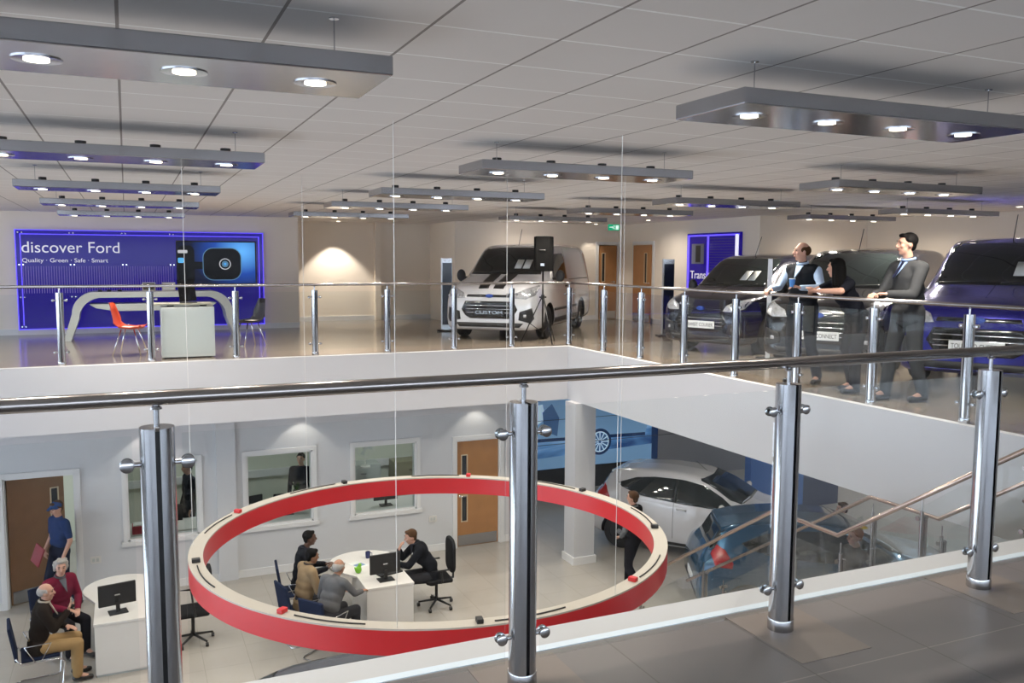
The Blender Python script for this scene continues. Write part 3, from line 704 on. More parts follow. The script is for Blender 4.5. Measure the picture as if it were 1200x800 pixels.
            C(Sd([(3.52, .86), (3.50, .93), (3.60, 1.09), (3.69, 1.12), (3.78, 1.0), (3.74, .88)]), sd, 'tail_light', M_TAIL, step=.03, off=.006)
            C(Sd([(.16, .60), (.22, .70), (.62, .80), (.78, .86), (.60, .72), (.3, .60)]), sd, 'headlight', M_LENS, step=.03, off=.006)
        C(F([(-.45, .28), (-.52, .42), (-.45, .50), (.45, .50), (.52, .42), (.45, .28)]), 'front', 'lower_grille', M_BLACKG)
        C(F([(-.4, .57), (-.38, .61), (.38, .61), (.4, .57)]), 'front', 'upper_grille', M_BLACKG)
        C(F([(-.24, .46), (-.24, .57), (.24, .57), (.24, .46)]), 'rear', 'number_plate', M_PLATE, off=.01)
        C(F([(-.55, .30), (-.6, .42), (.6, .42), (.55, .30)]), 'rear', 'rear_bumper_trim', M_DARKTRIM)
        sp = MB(); sp.prism([(X(3.36), 1.392*kz), (X(3.62), 1.322*kz), (X(3.62), 1.30*kz), (X(3.55), 1.27*kz), (X(3.36), 1.33*kz)], -.44*ky, .44*ky, 'y'); sp.build('roof_spoiler', paint, t, bevel=.01, angle=40)
        mz, ms = .99*kz, 1.42
        an = MB(); an.tube([(X(1.95), 0, 1.42*kz), (X(2.15), 0, 1.42*kz+.16)], .005, 6); an.build('aerial', M_BLACK, t)
    for q in (1, -1):
        hy = max(k[4] for k in S['keys']); b = MB(); hz = .13 if kind == 'van' else .07
        b.ball((X(ms), q*(hy+.10), mz+.04), (.055, .10, hz), 14); o = b.build('wing_mirror', paint if kind != 'van' else M_DARKTRIM, t, smooth=True)
        b = MB(); b.tube([(X(ms)-.02, q*(hy-.08), mz-.02), (X(ms), q*(hy+.06), mz)], .03, 8); b.build('mirror_arm', M_BLACK, o, smooth=True)
        b = MB(); b.ball((X(ms)-.035, q*(hy+.10), mz+.04), (.025, .085, hz*.85), 12); b.build('mirror_glass', M_CHROME, o, smooth=True)
    if plate:
        h = bvh.ray_cast(Vector((6, 0, .60*kz)), Vector((-1, 0, 0))); x = h[0].x+.03
        b = MB(); b.box(x, x+.008, -.31, .31, .50*kz, .50*kz+.125); p = b.build('number_plate', M_PLATE if plate != 'CUSTOM' else M_DARKTRIM, t, bevel=.004)
        text(plate, .085, M_INK if plate != 'CUSTOM' else M_ALLOY, p, (x+.009, 0, .50*kz+.033), (PI/2, 0, PI/2), .001, align='CENTER', width=.56)
    if stripes:
        for q in (1, -1):
            C([(X(.10), q*.05), (X(.99), q*.06), (X(.99), q*.30), (X(.10), q*.26)], 'top', 'bonnet_stripe', M_BLACK, step=.05, off=.004)
            pass
    return t, bvh

def paint(name, col, metal=.35, rough=.22): return mat(name, col, rough, metal, coat=1.)
P_WHITE = paint('paint_white', (.62, .61, .62), 0); P_SILVER = paint('paint_silver_van', (.66, .66, .69), .15)
P_NAVY = paint('paint_black_blue', (.008, .008, .016)); P_BLACK = paint('paint_black', (.006, .006, .009)); P_BLUE = paint('paint_deep_blue', (.012, .012, .22), .5); P_TEAL = paint('paint_teal_blue', (.02, .10, .20), .5)

dirn = math.atan2
add_car('panel_van', 'pale silver panel van with two black bonnet stripes parked behind the far balustrade', VAN, P_SILVER, (8.14, 17.68, 0), math.radians(229), 'van', plate='CUSTOM', stripes=True)
COUR = scaled(VAN, .84, .89, .885, wr=.31, arch=.36, tw=.19)
CONN = scaled(VAN, .89, .93, .925, wr=.32, arch=.375, tw=.19, papers=0)
TOUR = dict(VAN); TOUR['windows'] = True
add_car('small_van', 'black-blue small van with two price sheets in its windscreen, left of the parked dark vans', COUR, P_NAVY, (9.02+COUR['L']/2*.945, 12.35+COUR['L']/2*.326, 0), math.radians(199), 'van', plate='TRANSIT COURIER')
add_car('compact_van', 'black compact van behind the three people leaning on the balustrade', CONN, P_BLACK, (9.12+CONN['L']/2*.883, 9.66+CONN['L']/2*.469, 0), math.radians(208), 'van', plate='TRANSIT CONNECT')
add_car('minibus_van', 'glossy deep blue minibus at the right edge of the upper showroom', TOUR, P_BLUE, (9.50+TOUR['L']/2*.891, 7.38+TOUR['L']/2*.454, 0), math.radians(207), 'van', plate='TOURNEO CUSTOM')

HATCH2 = scaled(HATCH, 1.08, 1.06, 1.08, wr=.33, arch=.38)
def hd(bearing): return math.radians(90-bearing)   # bearing clockwise from +Y
add_car('hatchback_car', 'white hatchback car parked on the lower floor beside the square column', HATCH2, P_WHITE, (10.18, 13.65, LZ), hd(143), 'car')
add_car('hatchback_car', 'metallic teal blue hatchback car behind the staircase handrails on the lower floor', scaled(HATCH, 1.11, 1.08, 1.11, wr=.34, arch=.39), P_TEAL, (10.15, 10.3, LZ), hd(118), 'car')
add_car('hatchback_car', 'dark grey car whose roof edge just shows below the front of the red ring', HATCH, paint('paint_dark_grey', (.03, .035, .05)), (1.35, 8.3, LZ), hd(-90), 'car')

# ------------------------------------------------------------ showroom objects, upper floor
# blue backlit display wall
dw = thing('display_wall', 'wide glossy blue backlit display wall with white lettering and a large screen', 'display wall', (-2.06, 20.4, 0))
W = 4.92; H0, H1 = .11, 2.17
MB().box(-.02, W+.02, .03, .095, 0, H0).build('plinth', M_WHITE, dw)
def blue_mat():
    m = mat('blue_backlit', (.010, .006, .16), .12, emit=(.030, .010, .50), es=.24, spec=.25); return m
MB().box(0, W, .03, .09, H0, H1).build('back_panel', blue_mat(), dw)
# glossy clear front sheet edge light
M_EDGE = mat('blue_edge_light', (.1, .1, .9), .3, emit=(.13, .07, 1.), es=1.2)
b = MB(); t = .014
b.box(0, W, .0, .03, H1-t, H1); b.box(0, W, 0, .03, H0, H0+t); b.box(0, t, 0, .03, H0, H1); b.box(W-t, W, 0, .03, H0, H1); b.build('light_frame', M_EDGE, dw)
b = MB(); b.box(.09, W-.09, .008, .03, H1-.10, H1-.085); b.box(.09, .105, .008, .03, H0+.09, H1-.085); b.box(W-.105, W-.09, .008, .03, H0+.09, H1-.085); b.build('inner_light_line', M_EDGE, dw)
b = MB()
for i in range(62): b.box(.12+i*.047, .13+i*.047, .022, .03, .86, 1.42)
tag(b.build('fin', mat('violet_fin', (.20, .14, .42), .3, emit=(.22, .14, .60), es=.25), dw), kind='stuff')
b = MB()
for x in (.06, 1.0, 2.0, 2.95):
    for z in (H0+.06, .78, 1.45, H1-.06):
        for dx in (0, .07): b.cyl((x+dx, .018, z), .014, .014, 10, 'y')
b.build('fixing_bolts', M_CHROME, dw)
M_LET = mat('pale_letters', (.55, .55, .62), .4, emit=(.75, .72, .8), es=.55)
text('discover Ford', .33, M_LET, dw, (.10, .02, 1.70), (PI/2, 0, 0), .008, width=1.83)
text('Quality · Green · Safe · Smart', .12, M_LET, dw, (.11, .02, 1.50), (PI/2, 0, 0), .004, width=1.60)
# screen
sx0, sx1, sz0, sz1 = 3.07, 4.76, .96, 1.98
scr = MB().box(sx0, sx1, -.03, .03, sz0, sz1).build('screen', M_BLACK, dw)
m = bpy.data.materials.new('screen_picture'); m.use_nodes = True; nt = m.node_tree; bs = nt.nodes['Principled BSDF']
tc = nt.nodes.new('ShaderNodeTexCoord'); mp = nt.nodes.new('ShaderNodeMapping'); gr = nt.nodes.new('ShaderNodeTexGradient'); gr.gradient_type = 'SPHERICAL'; cr = nt.nodes.new('ShaderNodeValToRGB')
mp.inputs['Location'].default_value = (-4.45/1.1, 0, -1.75/.9); mp.inputs['Scale'].default_value = (1/1.1, 0, 1/.9)
nt.links.new(tc.outputs['Object'], mp.inputs[0]); nt.links.new(mp.outputs[0], gr.inputs[0]); nt.links.new(gr.outputs[0], cr.inputs[0])
cr.color_ramp.elements[0].color = (.002, .004, .02, 1); cr.color_ramp.elements[1].color = (.12, .45, .95, 1); e = cr.color_ramp.elements.new(.45); e.color = (.01, .06, .35, 1)
nt.links.new(cr.outputs[0], bs.inputs['Emission Color']); bs.inputs['Emission Strength'].default_value = 1.1; bs.inputs['Base Color'].default_value = (.01, .01, .02, 1); bs.inputs['Roughness'].default_value = .2; bs.inputs['Specular IOR Level'].default_value = .15
MB().box(sx0+.03, sx1-.03, -.034, -.03, sz0+.03, sz1-.03).build('screen_picture', m, scr)
def rrect(cx, cz, w, h, r, n=6):
    P_ = []
    for (sx, sz, a0) in ((1, 1, 0), (-1, 1, PI/2), (-1, -1, PI), (1, -1, 1.5*PI)):
        for i in range(n+1): a = a0+PI/2*i/n; P_.append((cx+sx*(w/2-r)+r*math.cos(a), cz+sz*(h/2-r)+r*math.sin(a)))
    return P_
b = MB(); b.prism(rrect(4.02, 1.47, .82, .72, .22), -.040, -.034, 'y', 1); b.prism(rrect(4.02, 1.47, .79, .69, .21), -.043, -.040, 'y', 0)
b.prism(rrect(3.27, 1.45, .34, .85, .12), -.040, -.034, 'y', 0); b.prism([(3.40, 1.52), (3.75, 1.52), (3.75, 1.36), (3.40, 1.36)], -.0395, -.034, 'y', 0); b.prism([(sx0+.04, sz0+.04), (sx1-.04, sz0+.04), (sx1-.04, sz0+.08), (sx0+.04, sz0+.08)], -.036, -.034, 'y', 0)
for r0, mi in ((.125, 2), (.105, 0), (.07, 1), (.06, 0), (.03, 3)): b.cyl((4.08, -.044-.002*(3-abs(mi-1))-(.125-r0)*.1, 1.47), r0, .004, 28, 'y', mi)
b.prism(rrect(3.2, 1.74, .2, .07, .02), -.044, -.034, 'y', 2); b.prism(rrect(3.16, 1.55, .12, .11, .02), -.044, -.034, 'y', 3)
b.build('device_picture', [M_SCREENB, mat('pic_rim', (.05, .12, .2), .3, emit=(.10, .25, .4), es=.6), mat('pic_silver', (.5, .5, .5), .3, emit=(.6, .6, .62), es=.5), mat('pic_blue', (.05, .3, .6), .3, emit=(.10, .45, .8), es=.8)], scr)
# curved counter
ct = thing('curved_counter', 'long pale grey counter with curved ends in front of the blue display wall', 'counter', (-.98, 18.6, 0))
def arch(w, h, leg, rr, t, ex=.16):
    out = [(-ex, .0)]; n = 7
    for i in range(n+1): a = PI-PI/2*i/n*.92; out.append((rr+rr*math.cos(a), h-rr+rr*math.sin(a)))
    oo = [(w-x, z) for x, z in out[::-1]]
    return out, oo
o1, o2 = arch(2.95, .94, 0, .42, .1); i1 = [(x+.13 if i == 0 else x+.12, z-(0 if i == 0 else .11)) for i, (x, z) in enumerate(o1)]; i2 = [(2.95-x, z) for x, z in i1[::-1]]
poly = o1+o2+i2[::-1][0:0]
b = MB(); outer = o1+o2; inner = i1+i2
V = []; F = []; n = len(outer)
for y in (0, .72):
    for p in outer: V.append((p[0], y, p[1]))
    for p in inner: V.append((p[0], y, p[1]))
for i in range(n-1):
    F.append((i, i+1, n+i+1, n+i)); a = 2*n; F.append((a+i, a+n+i, a+n+i+1, a+i+1)); F.append((i, a+i, a+i+1, i+1)); F.append((n+i, n+i+1, a+n+i+1, a+n+i))
F.append((0, n, 3*n, 2*n)); F.append((n-1, 3*n-1, 4*n-1, 2*n-1)); b.add(V, F); b.build('counter_shell', M_GREYL, ct, angle=30)
b = MB(); b.prism([(.30, .70), (2.65, .70), (2.55, .62), (2.2, .56), (.75, .56), (.42, .62)], .05, .67, 'y'); b.build('lower_shelf', M_GREYL, ct, bevel=.01)
for x, lab in ((1.62-.36, 'leftmost'), (1.99-.36, 'middle one'), (2.30-.36, 'rightmost')):
    f = thing('picture_frame', 'small standing frame on the curved grey counter, %s of the three' % lab, 'frame', (-.98+x, 18.9, .94), 0, 'small frames on the counter')
    b = MB(); w, h, k = .25, .17, .02; b.box(0, w, 0, .02, 0, k); b.box(0, w, 0, .02, h-k, h); b.box(0, k, 0, .02, k, h-k); b.box(w-k, w, 0, .02, k, h-k); b.build('frame', M_CREAM, f)
    MB().box(k, w-k, .008, .014, k, h-k).build('picture', M_BLACKG if lab == 'leftmost' else M_PAPER, f)
for x, lab in ((.50, 'leftmost'), (.66, 'middle one'), (.85, 'rightmost')):
    b = MB(); b.lathe([(.035, 0), (.045, .02), (.03, .04)], 14); tag(b.build('small_dish', M_BLACK, loc=(-.98+x, 18.75, .94), angle=40), 'tiny dark dish on the left half of the curved counter, %s of three' % lab, 'dish', 'dark dishes on the counter')
# cabinet with tilted display
cb = thing('cabinet', 'square pale grey cabinet just behind the far balustrade in front of the counter', 'cabinet', (.48, 14.78, 0))
MB().box(0, .80, 0, .5, .02, .82).build('cabinet_body', M_GREYL, cb, bevel=.006)
MB().box(-.10, .78, .08, .52, .85, .875).build('cabinet_top', mat('pale_top', (.66, .60, .48), .35), cb, bevel=.004)
MB().box(.03, .74, .05, .45, 0, .02).build('kick_base', M_BLACK, cb)
MB().box(.1, .2, .2, .3, .82, .85).box(.6, .7, .2, .3, .82, .85).build('spacer', M_BLACK, cb)
d = thing('touch_display', 'black tilted touch display standing on the pale grey cabinet', 'display', (.78, 15.1, .875))
MB().box(0, .26, -.10, .10, 0, .012).build('foot', M_BLACK, d)
o = MB().box(0, .26, -.015, .015, 0, .36).build('display_panel', M_SCREENB, d, bevel=.004, loc=(0, -.02, .012), rot=(-.15, -.10, 0))
# red shell chair
def shell_chair(label, loc, rz, col, chrome=True, group=None):
    t = thing('shell_chair', label, 'chair', loc, rz, group)
    prof = [(-.22, .47), (-.20, .44), (-.05, .425), (.12, .44), (.19, .50), (.235, .62), (.27, .74), (.30, .86)]
    V = []; F = []; n = len(prof)
    for s in (0, .012):
        for (y, z) in prof:
            for i in range(9):
                u = (i-4)/4; lift = .05*abs(u)**2.5; w = .23 if z < .6 else .23-.10*(z-.6)/.26
                V.append((u*w, -y+(-lift if z > .5 else 0)*.6 if False else y-(lift*.8 if z > .5 else 0), z+(lift*.8 if z <= .5 else 0)-s))
    for s in range(2):
        for j in range(n-1):
            for i in range(8):
                a = s*n*9+j*9+i; f = (a, a+1, a+10, a+9); F.append(f if s == 0 else f[::-1])
    N2 = n*9
    for j in range(n-1):
        for i in (0, 8): a = j*9+i; f = (a, a+9, a+9+N2, a+N2); F.append(f if i == 0 else f[::-1])
    for i in range(8):
        for j in (0, n-1): a = j*9+i; f = (a, a+1, a+1+N2, a+N2); F.append(f[::-1] if j == 0 else f)
    b = MB(); b.add(V, F); b.build('seat_shell', col, t, smooth=True)
    b = MB(); b.prism([(-.17, .455), (-.05, .438), (.12, .455), (.12, .462), (-.05, .448), (-.17, .465)], -.15, .15, 'x'); b.build('seat_pad', mat('pale_pad', (.75, .68, .6), .7), t)
    for sx in (1, -1):
        for sy in (1, -1): MB().tube([(sx*.13, sy*.10, .42), (sx*.22, sy*.22+.0, 0)], .011, 8).build('leg', M_CHROME, t, smooth=True)
    return t
shell_chair('orange-red moulded chair with thin chrome legs behind the far balustrade at left', (.02, 15.75, 0), math.radians(75), mat('orange_shell', (.55, .055, .015), .35))
shell_chair('black moulded chair right of the pale grey cabinet by the display wall', (2.05, 16.6, 0), math.radians(-70), mat('black_shell', (.012, .012, .014), .4))

# loudspeaker on tripod
t = thing('speaker_stand', 'black tripod stand behind the far balustrade near its corner', 'stand', (7.28, 14.98, 0))
b = MB(); b.tube([(0, 0, .12), (0, 0, 1.42)], .018, 12); b.build('pole', M_BLACK, t, smooth=True)
b = MB(); b.cyl((0, 0, .84), .035, .09, 14); b.box(-.07, .07, -.012, .012, .87, .90); b.build('collar', M_BLACK, t)
for k in range(3):
    a = 2*PI*k/3+.5236; c, s = math.cos(a), math.sin(a)
    MB().tube([(.03*c, .03*s, .86), (.42*c, .42*s, .012)], .012, 8).build('leg', M_BLACK, t, smooth=True)
    MB().tube([(.02*c, .02*s, .22), (.25*c, .25*s, .38)], .008, 6).build('brace', M_BLACK, t, smooth=True)
t = thing('loudspeaker', 'black loudspeaker on the tripod stand in front of the silver van', 'loudspeaker', (7.28, 14.98, 1.38), math.radians(150))
b = MB(); b.prism([(-.19, -.16), (-.16, -.20), (.16, -.20), (.19, -.16), (.13, .17), (-.13, .17)], 0, .66, 'z'); b.build('cabinet', mat('speaker_black', (.0025, .0025, .0025), .8, spec=.1), t, bevel=.012)
b = MB(); b.box(-.15, .15, -.212, -.20, .04, .62); b.build('grille', mat('speaker_black', (.0025, .0025, .0025), .8, spec=.1), t, bevel=.006)
b = MB(); b.box(-.035, .035, .17, .182, .10, .15); b.build('socket_plate', M_ALLOY, t)
b = MB(); b.tube([(-.05, .17, .4), (-.05, .20, .4), (.05, .20, .4), (.05, .17, .4)], .008, 6); b.build('carry_handle', M_BLACK, t)

# slim information totems
def totem(x, y, rz, label, h=1.62):
    t = thing('information_totem', label, 'totem', (x, y, 0), rz, 'information totems between the vans')
    MB().box(-.115, .115, -.028, .028, .04, h).build('totem_body', M_ALLOY, t, bevel=.004)
    MB().box(-.135, -.113, -.035, .035, .04, h+.01).build('side_bar', mat('white_metal', (.85, .86, .88), .3, .3), t)
    MB().box(-.10, .105, -.033, -.028, .15, h-.10).build('screen', mat('totem_dark', (.015, .02, .045), .15), t)
    MB().box(-.22, .22, -.17, .17, 0, .025).build('foot_plate', M_BLACK, t, bevel=.004)
    b = MB(); b.box(-.06, .06, -.03, .03, .02, .06); b.build('foot_block', M_ALLOY, t)
totem(6.52, 18.3, math.radians(-20), 'slim steel totem with dark screen left of the silver van')
totem(10.45, 15.45, math.radians(-20), 'slim steel totem with dark screen between the oak doors and the black-blue small van')
totem(9.45, 11.12, math.radians(52), 'slim steel totem seen nearly edge-on beside the man in the dark body warmer')

# blue panel on the right wall
bp = thing('display_panel', 'blue glowing panel on the wall behind the black-blue small van', 'panel', (12.19, 17.2, 0), -PI/2)
W2 = 1.95
MB().box(0, W2, -.05, 0, .45, 2.22).build('back_panel', blue_mat(), bp)
b = MB()
for x in (.03, .78, ): b.box(x, x+.06, -.06, -.05, .5, 2.17)
b.box(.03, W2-.04, -.06, -.05, 2.15, 2.18); b.build('light_bar', M_EDGE, bp)
b = MB(); b.box(W2-.16, W2-.06, -.065, -.05, .5, 2.17); b.build('white_light_bar', mat('white_bar', (.8, .8, .85), .3, emit=(.8, .8, .95), es=.8), bp)
b = MB()
for i in range(14): b.box(.86, W2-.18, -.055, -.05, 1.3+i*.06, 1.31+i*.06)
b.build('slats', mat('dark_slat', (.01, .008, .12), .3), bp)
b = MB(); b.box(.20, .66, -.062, -.05, 1.52, 1.98, 0); b.box(.36, .54, -.066, -.062, 1.56, 1.94, 1); b.build('picture', [mat('pic_grey', (.16, .17, .24), .4), M_BLACK], bp)
text('Transit', .26, M_LET, bp, (.15, -.055, 1.18), (PI/2, 0, 0), .004)
text('Centre', .26, M_LET, bp, (.15, -.055, .92), (PI/2, 0, 0), .004)
# exit sign
ex = thing('exit_sign', 'small green emergency exit sign hanging below the ceiling by the oak doors', 'sign', (11.25, 19.1, 2.34))
M_GRN = mat('exit_green', (.0, .32, .16), .3, emit=(0, .45, .22), es=.6); M_PIC = mat('exit_white', (.8, .9, .85), .3, emit=(.8, 1, .9), es=.8)
MB().box(-.16, .16, -.012, .012, 0, .15).build('sign_plate', M_GRN, ex); MB().box(-.003, .003, -.003, .003, .15, .2).build('hanger', M_STEEL, ex)
b = MB(); b.box(.05, .13, -.016, -.012, .025, .125); b.box(-.13, -.06, -.016, -.012, .07, .085); b.prism([(-.06, .05), (-.03, .078), (-.06, .105)], -.016, -.012, 'y'); b.cyl((0, -.016, .118), .012, .004, 10, 'y')
b.prism([(-.01, .105), (.012, .105), (.0, .06), (.03, .03), (.018, .025), (-.008, .055), (-.025, .03), (-.035, .035), (-.012, .065)], -.016, -.012, 'y'); b.build('pictogram', M_PIC, ex)
# far wall sign frame
b = MB(); b.box(0, .02, 0, .62, 0, .30); tag(b.build('wall_notice', mat('pale_notice', (.55, .58, .42), .5), loc=(15.17, 9.9, 1.62)), 'pale green notice high on the right wall beside the deep blue minibus', 'notice')
# smoke detector and sensor on the ceiling
b = MB(); b.lathe([(.02, -.06), (.05, -.05), (.06, -.0)], 16); tag(b.build('smoke_detector', M_GREYL, loc=(9.35, 10.9, CZ), angle=40), 'small round detector on the ceiling above the black-blue small van', 'detector')

# ------------------------------------------------------------ lower graphic wall
gw = thing('graphic_wall', 'large blue picture wall showing a car, behind the square column downstairs', 'picture wall', (8.0, 18.5, LZ))
GX1 = 4.1
m = bpy.data.materials.new('blue_graphic'); m.use_nodes = True; nt = m.node_tree; bs = nt.nodes['Principled BSDF']
tc = nt.nodes.new('ShaderNodeTexCoord'); ns = nt.nodes.new('ShaderNodeTexNoise'); ns.inputs['Scale'].default_value = .9; ns.inputs['Detail'].default_value = 3; ns.inputs['Distortion'].default_value = 1.
cr = nt.nodes.new('ShaderNodeValToRGB'); mp = nt.nodes.new('ShaderNodeMapping'); mp.inputs['Scale'].default_value = (.6, 1, 2.2)
nt.links.new(tc.outputs['Object'], mp.inputs[0]); nt.links.new(mp.outputs[0], ns.inputs[0]); nt.links.new(ns.outputs[0], cr.inputs[0])
cr.color_ramp.elements[0].position = .32; cr.color_ramp.elements[0].color = (.02, .07, .22, 1); cr.color_ramp.elements[1].position = .66; cr.color_ramp.elements[1].color = (.32, .56, .85, 1); e = cr.color_ramp.elements.new(.5); e.color = (.10, .26, .55, 1)
nt.links.new(cr.outputs[0], bs.inputs['Base Color']); nt.links.new(cr.outputs[0], bs.inputs['Emission Color']); bs.inputs['Emission Strength'].default_value = .35; bs.inputs['Roughness'].default_value = .15
MB().box(0, GX1, 0, .06, .55, 2.98).build('blue_picture', m, gw)
MB().box(0, 5.4, .01, .07, 0, .55).build('black_plinth', M_BLACK, gw)
GB = lambda n, c, es=.35: mat(n, c, .2, emit=c, es=es)
g_l, g_d, g_w, g_m = GB('graphic_pale', (.20, .38, .62), .3), GB('graphic_dark', (.012, .035, .11), .3), GB('graphic_white', (.55, .75, .95), .4), GB('graphic_mid', (.05, .13, .30), .3)
b = MB()
b.prism([(.15, 1.3), (.1, 1.9), (.6, 2.15), (1.3, 2.3), (2.0, 2.75), (3.2, 2.8), (3.9, 2.4), (4.05, 1.7), (3.9, 1.25)], -.006, 0, 'y', 0)
b.prism([(1.35, 2.3), (2.0, 2.68), (3.0, 2.70), (3.6, 2.35)], -.010, -.006, 'y', 1); b.prism([(.25, 1.75), (.55, 1.98), (1.0, 2.05), (.8, 1.8)], -.010, -.006, 'y', 3)
b.prism([(0, .56), (4.1, .56), (4.1, .95), (0, .80)], -.008, 0, 'y', 0)
b.prism([(.1, 1.25), (3.9, 1.18), (3.9, 1.26), (.1, 1.33)], -.009, -.006, 'y', 1)
b.prism([(.35, 1.75), (.5, 2.1), (1.0, 2.15), (1.1, 1.8), (.8, 1.62)], -.012, -.010, 'y', 2); b.prism([(1.05, 1.5), (1.0, 1.95), (1.25, 2.15), (1.45, 1.8), (1.4, 1.35)], -.014, -.010, 'y', 3)
for cx in (2.58,):
    b.cyl((cx, -.014, 1.12), .33, .008, 32, 'y', 1); b.cyl((cx, -.018, 1.12), .26, .004, 32, 'y', 2); b.cyl((cx, -.021, 1.12), .23, .003, 32, 'y', 3)
    for i in range(12): a = 2*PI*i/12; c, s = math.cos(a), math.sin(a); b.prism([(cx+.04*c-.010*s, 1.12+.04*s+.010*c), (cx+.04*c+.010*s, 1.12+.04*s-.010*c), (cx+.24*c+.015*s, 1.12+.24*s-.015*c), (cx+.24*c-.015*s, 1.12+.24*s+.015*c)], -.024, -.021, 'y', 2)
b.build('car_picture', [g_l, g_d, g_w, g_m], gw)
b = MB()
for z in (1.15, 1.75, 2.35): b.box(0, 7.0, -.028, -.024, z, z+.012)
b.build('panel_joints', M_INK, gw)
MB().box(4.1, 4.28, -.02, .06, .55, 2.98).build('blue_edge_post', g_d, gw)
MB().box(4.28, 9.0, 0, .06, 0, 2.98).build('grey_panel', mat('grey_graphic', (.30, .30, .32), .4), gw)
MB().box(4.40, 5.9, -3.5, -3.3, 0, 2.98).build('mid_blue_panel', mat('mid_blue', (.03, .09, .26), .3, emit=(.03, .09, .26), es=.2), gw)
MB().box(5.9, 6.95, -3.5, -3.3, 0, 2.98).build('navy_panel', M_NAVYP, gw)
# ------------------------------------------------------------ people
def V3(*a): return Vector(a)
STAND = dict(pelvis=(0, 0, .95), waist=(0, 0, 1.10), chest=(0, .0, 1.32), neck=(0, -.01, 1.50), head=(0, .02, 1.64),
             shR=(.185, -.01, 1.43), elR=(.235, -.02, 1.14), wrR=(.24, .06, .90), hdR=(.24, .10, .80),
             shL=(-.185, -.01, 1.43), elL=(-.235, -.02, 1.14), wrL=(-.24, .06, .90), hdL=(-.24, .10, .80),
             hiR=(.095, 0, .93), knR=(.10, .03, .50), anR=(.11, -.02, .09), toR=(.13, .14, .03),
             hiL=(-.095, 0, .93), knL=(-.10, .03, .50), anL=(-.11, -.02, .09), toL=(-.13, .14, .03))
SIT = dict(STAND); SIT.update(pelvis=(0, 0, .56), waist=(0, .02, .72), chest=(0, .06, .94), neck=(0, .09, 1.12), head=(0, .13, 1.25),
             shR=(.185, .07, 1.05), shL=(-.185, .07, 1.05), elR=(.25, .12, .78), elL=(-.25, .12, .78), wrR=(.16, .34, .74), wrL=(-.16, .34, .74), hdR=(.12, .42, .73), hdL=(-.12, .42, .73),
             hiR=(.095, .04, .54), hiL=(-.095, .04, .54), knR=(.12, .46, .53), knL=(-.12, .46, .53), anR=(.12, .44, .10), anL=(-.12, .44, .10), toR=(.13, .60, .035), toL=(-.13, .60, .035))
def remesh(mb, name, mats, parent, voxel, smooth=4):
    o = link(name, mb.mesh(name), mats, parent); r = o.modifiers.new('r', 'REMESH'); r.mode = 'VOXEL'; r.voxel_size = voxel; r.use_smooth_shade = True
    s = o.modifiers.new('s', 'SMOOTH'); s.factor = .5; s.iterations = smooth
    apply_mods(o)
    for p in o.data.polygons: p.use_smooth = True
    return o
def add_hand(mb, wr, hd, side, curl=.5, up=None):
    """palm, four fingers and thumb; side = +1 right, -1 left"""
    wr, hd = Vector(wr), Vector(hd); d = (hd-wr).normalized(); u = Vector(up) if up else Vector((0, 0, 1))
    if abs(d.dot(u)) > .9: u = Vector((0, 1, 0))
    n = (u-d*u.dot(d)).normalized(); s = d.cross(n)*side     # n = back of hand, s = little-finger side
    pc = wr+d*.05
    for k in (-.028, -.010, .010, .028): mb.cap(wr+d*.01+s*k*.7, wr+d*.09+s*k, .016, .013, 8)
    for k, (off, ln) in enumerate(((-.030, .075), (-.011, .085), (.010, .078), (.030, .062))):
        a = wr+d*.09+s*off; b = a+(d*math.cos(curl*.6)-n*math.sin(curl*.6))*ln*.5; c = b+(d*math.cos(curl*1.6)-n*math.sin(curl*1.6))*ln*.5
        mb.cap(a, b, .0095, .0088, 8); mb.cap(b, c, .0088, .0075, 8)
    a = wr+d*.035-s*.028; b = a+(d*.5-s*.75-n*.3).normalized()*.04; c = b+(d*.8-s*.2-n*.45).normalized()*.032
    mb.cap(a, b, .012, .0105, 8); mb.cap(b, c, .0105, .0085, 8)
SKIN = mat('skin', (.52, .29, .21), .55, noise=.05, nscale=20); SKIN_D = mat('skin_dark', (.10, .045, .025), .5); M_EYE = mat('eye_dark', (.02, .015, .012), .3); M_LIP = mat('lip', (.36, .13, .11), .5)
def cloth(n, c): return mat(n, c, .9, noise=.12, nscale=14, spec=.12)
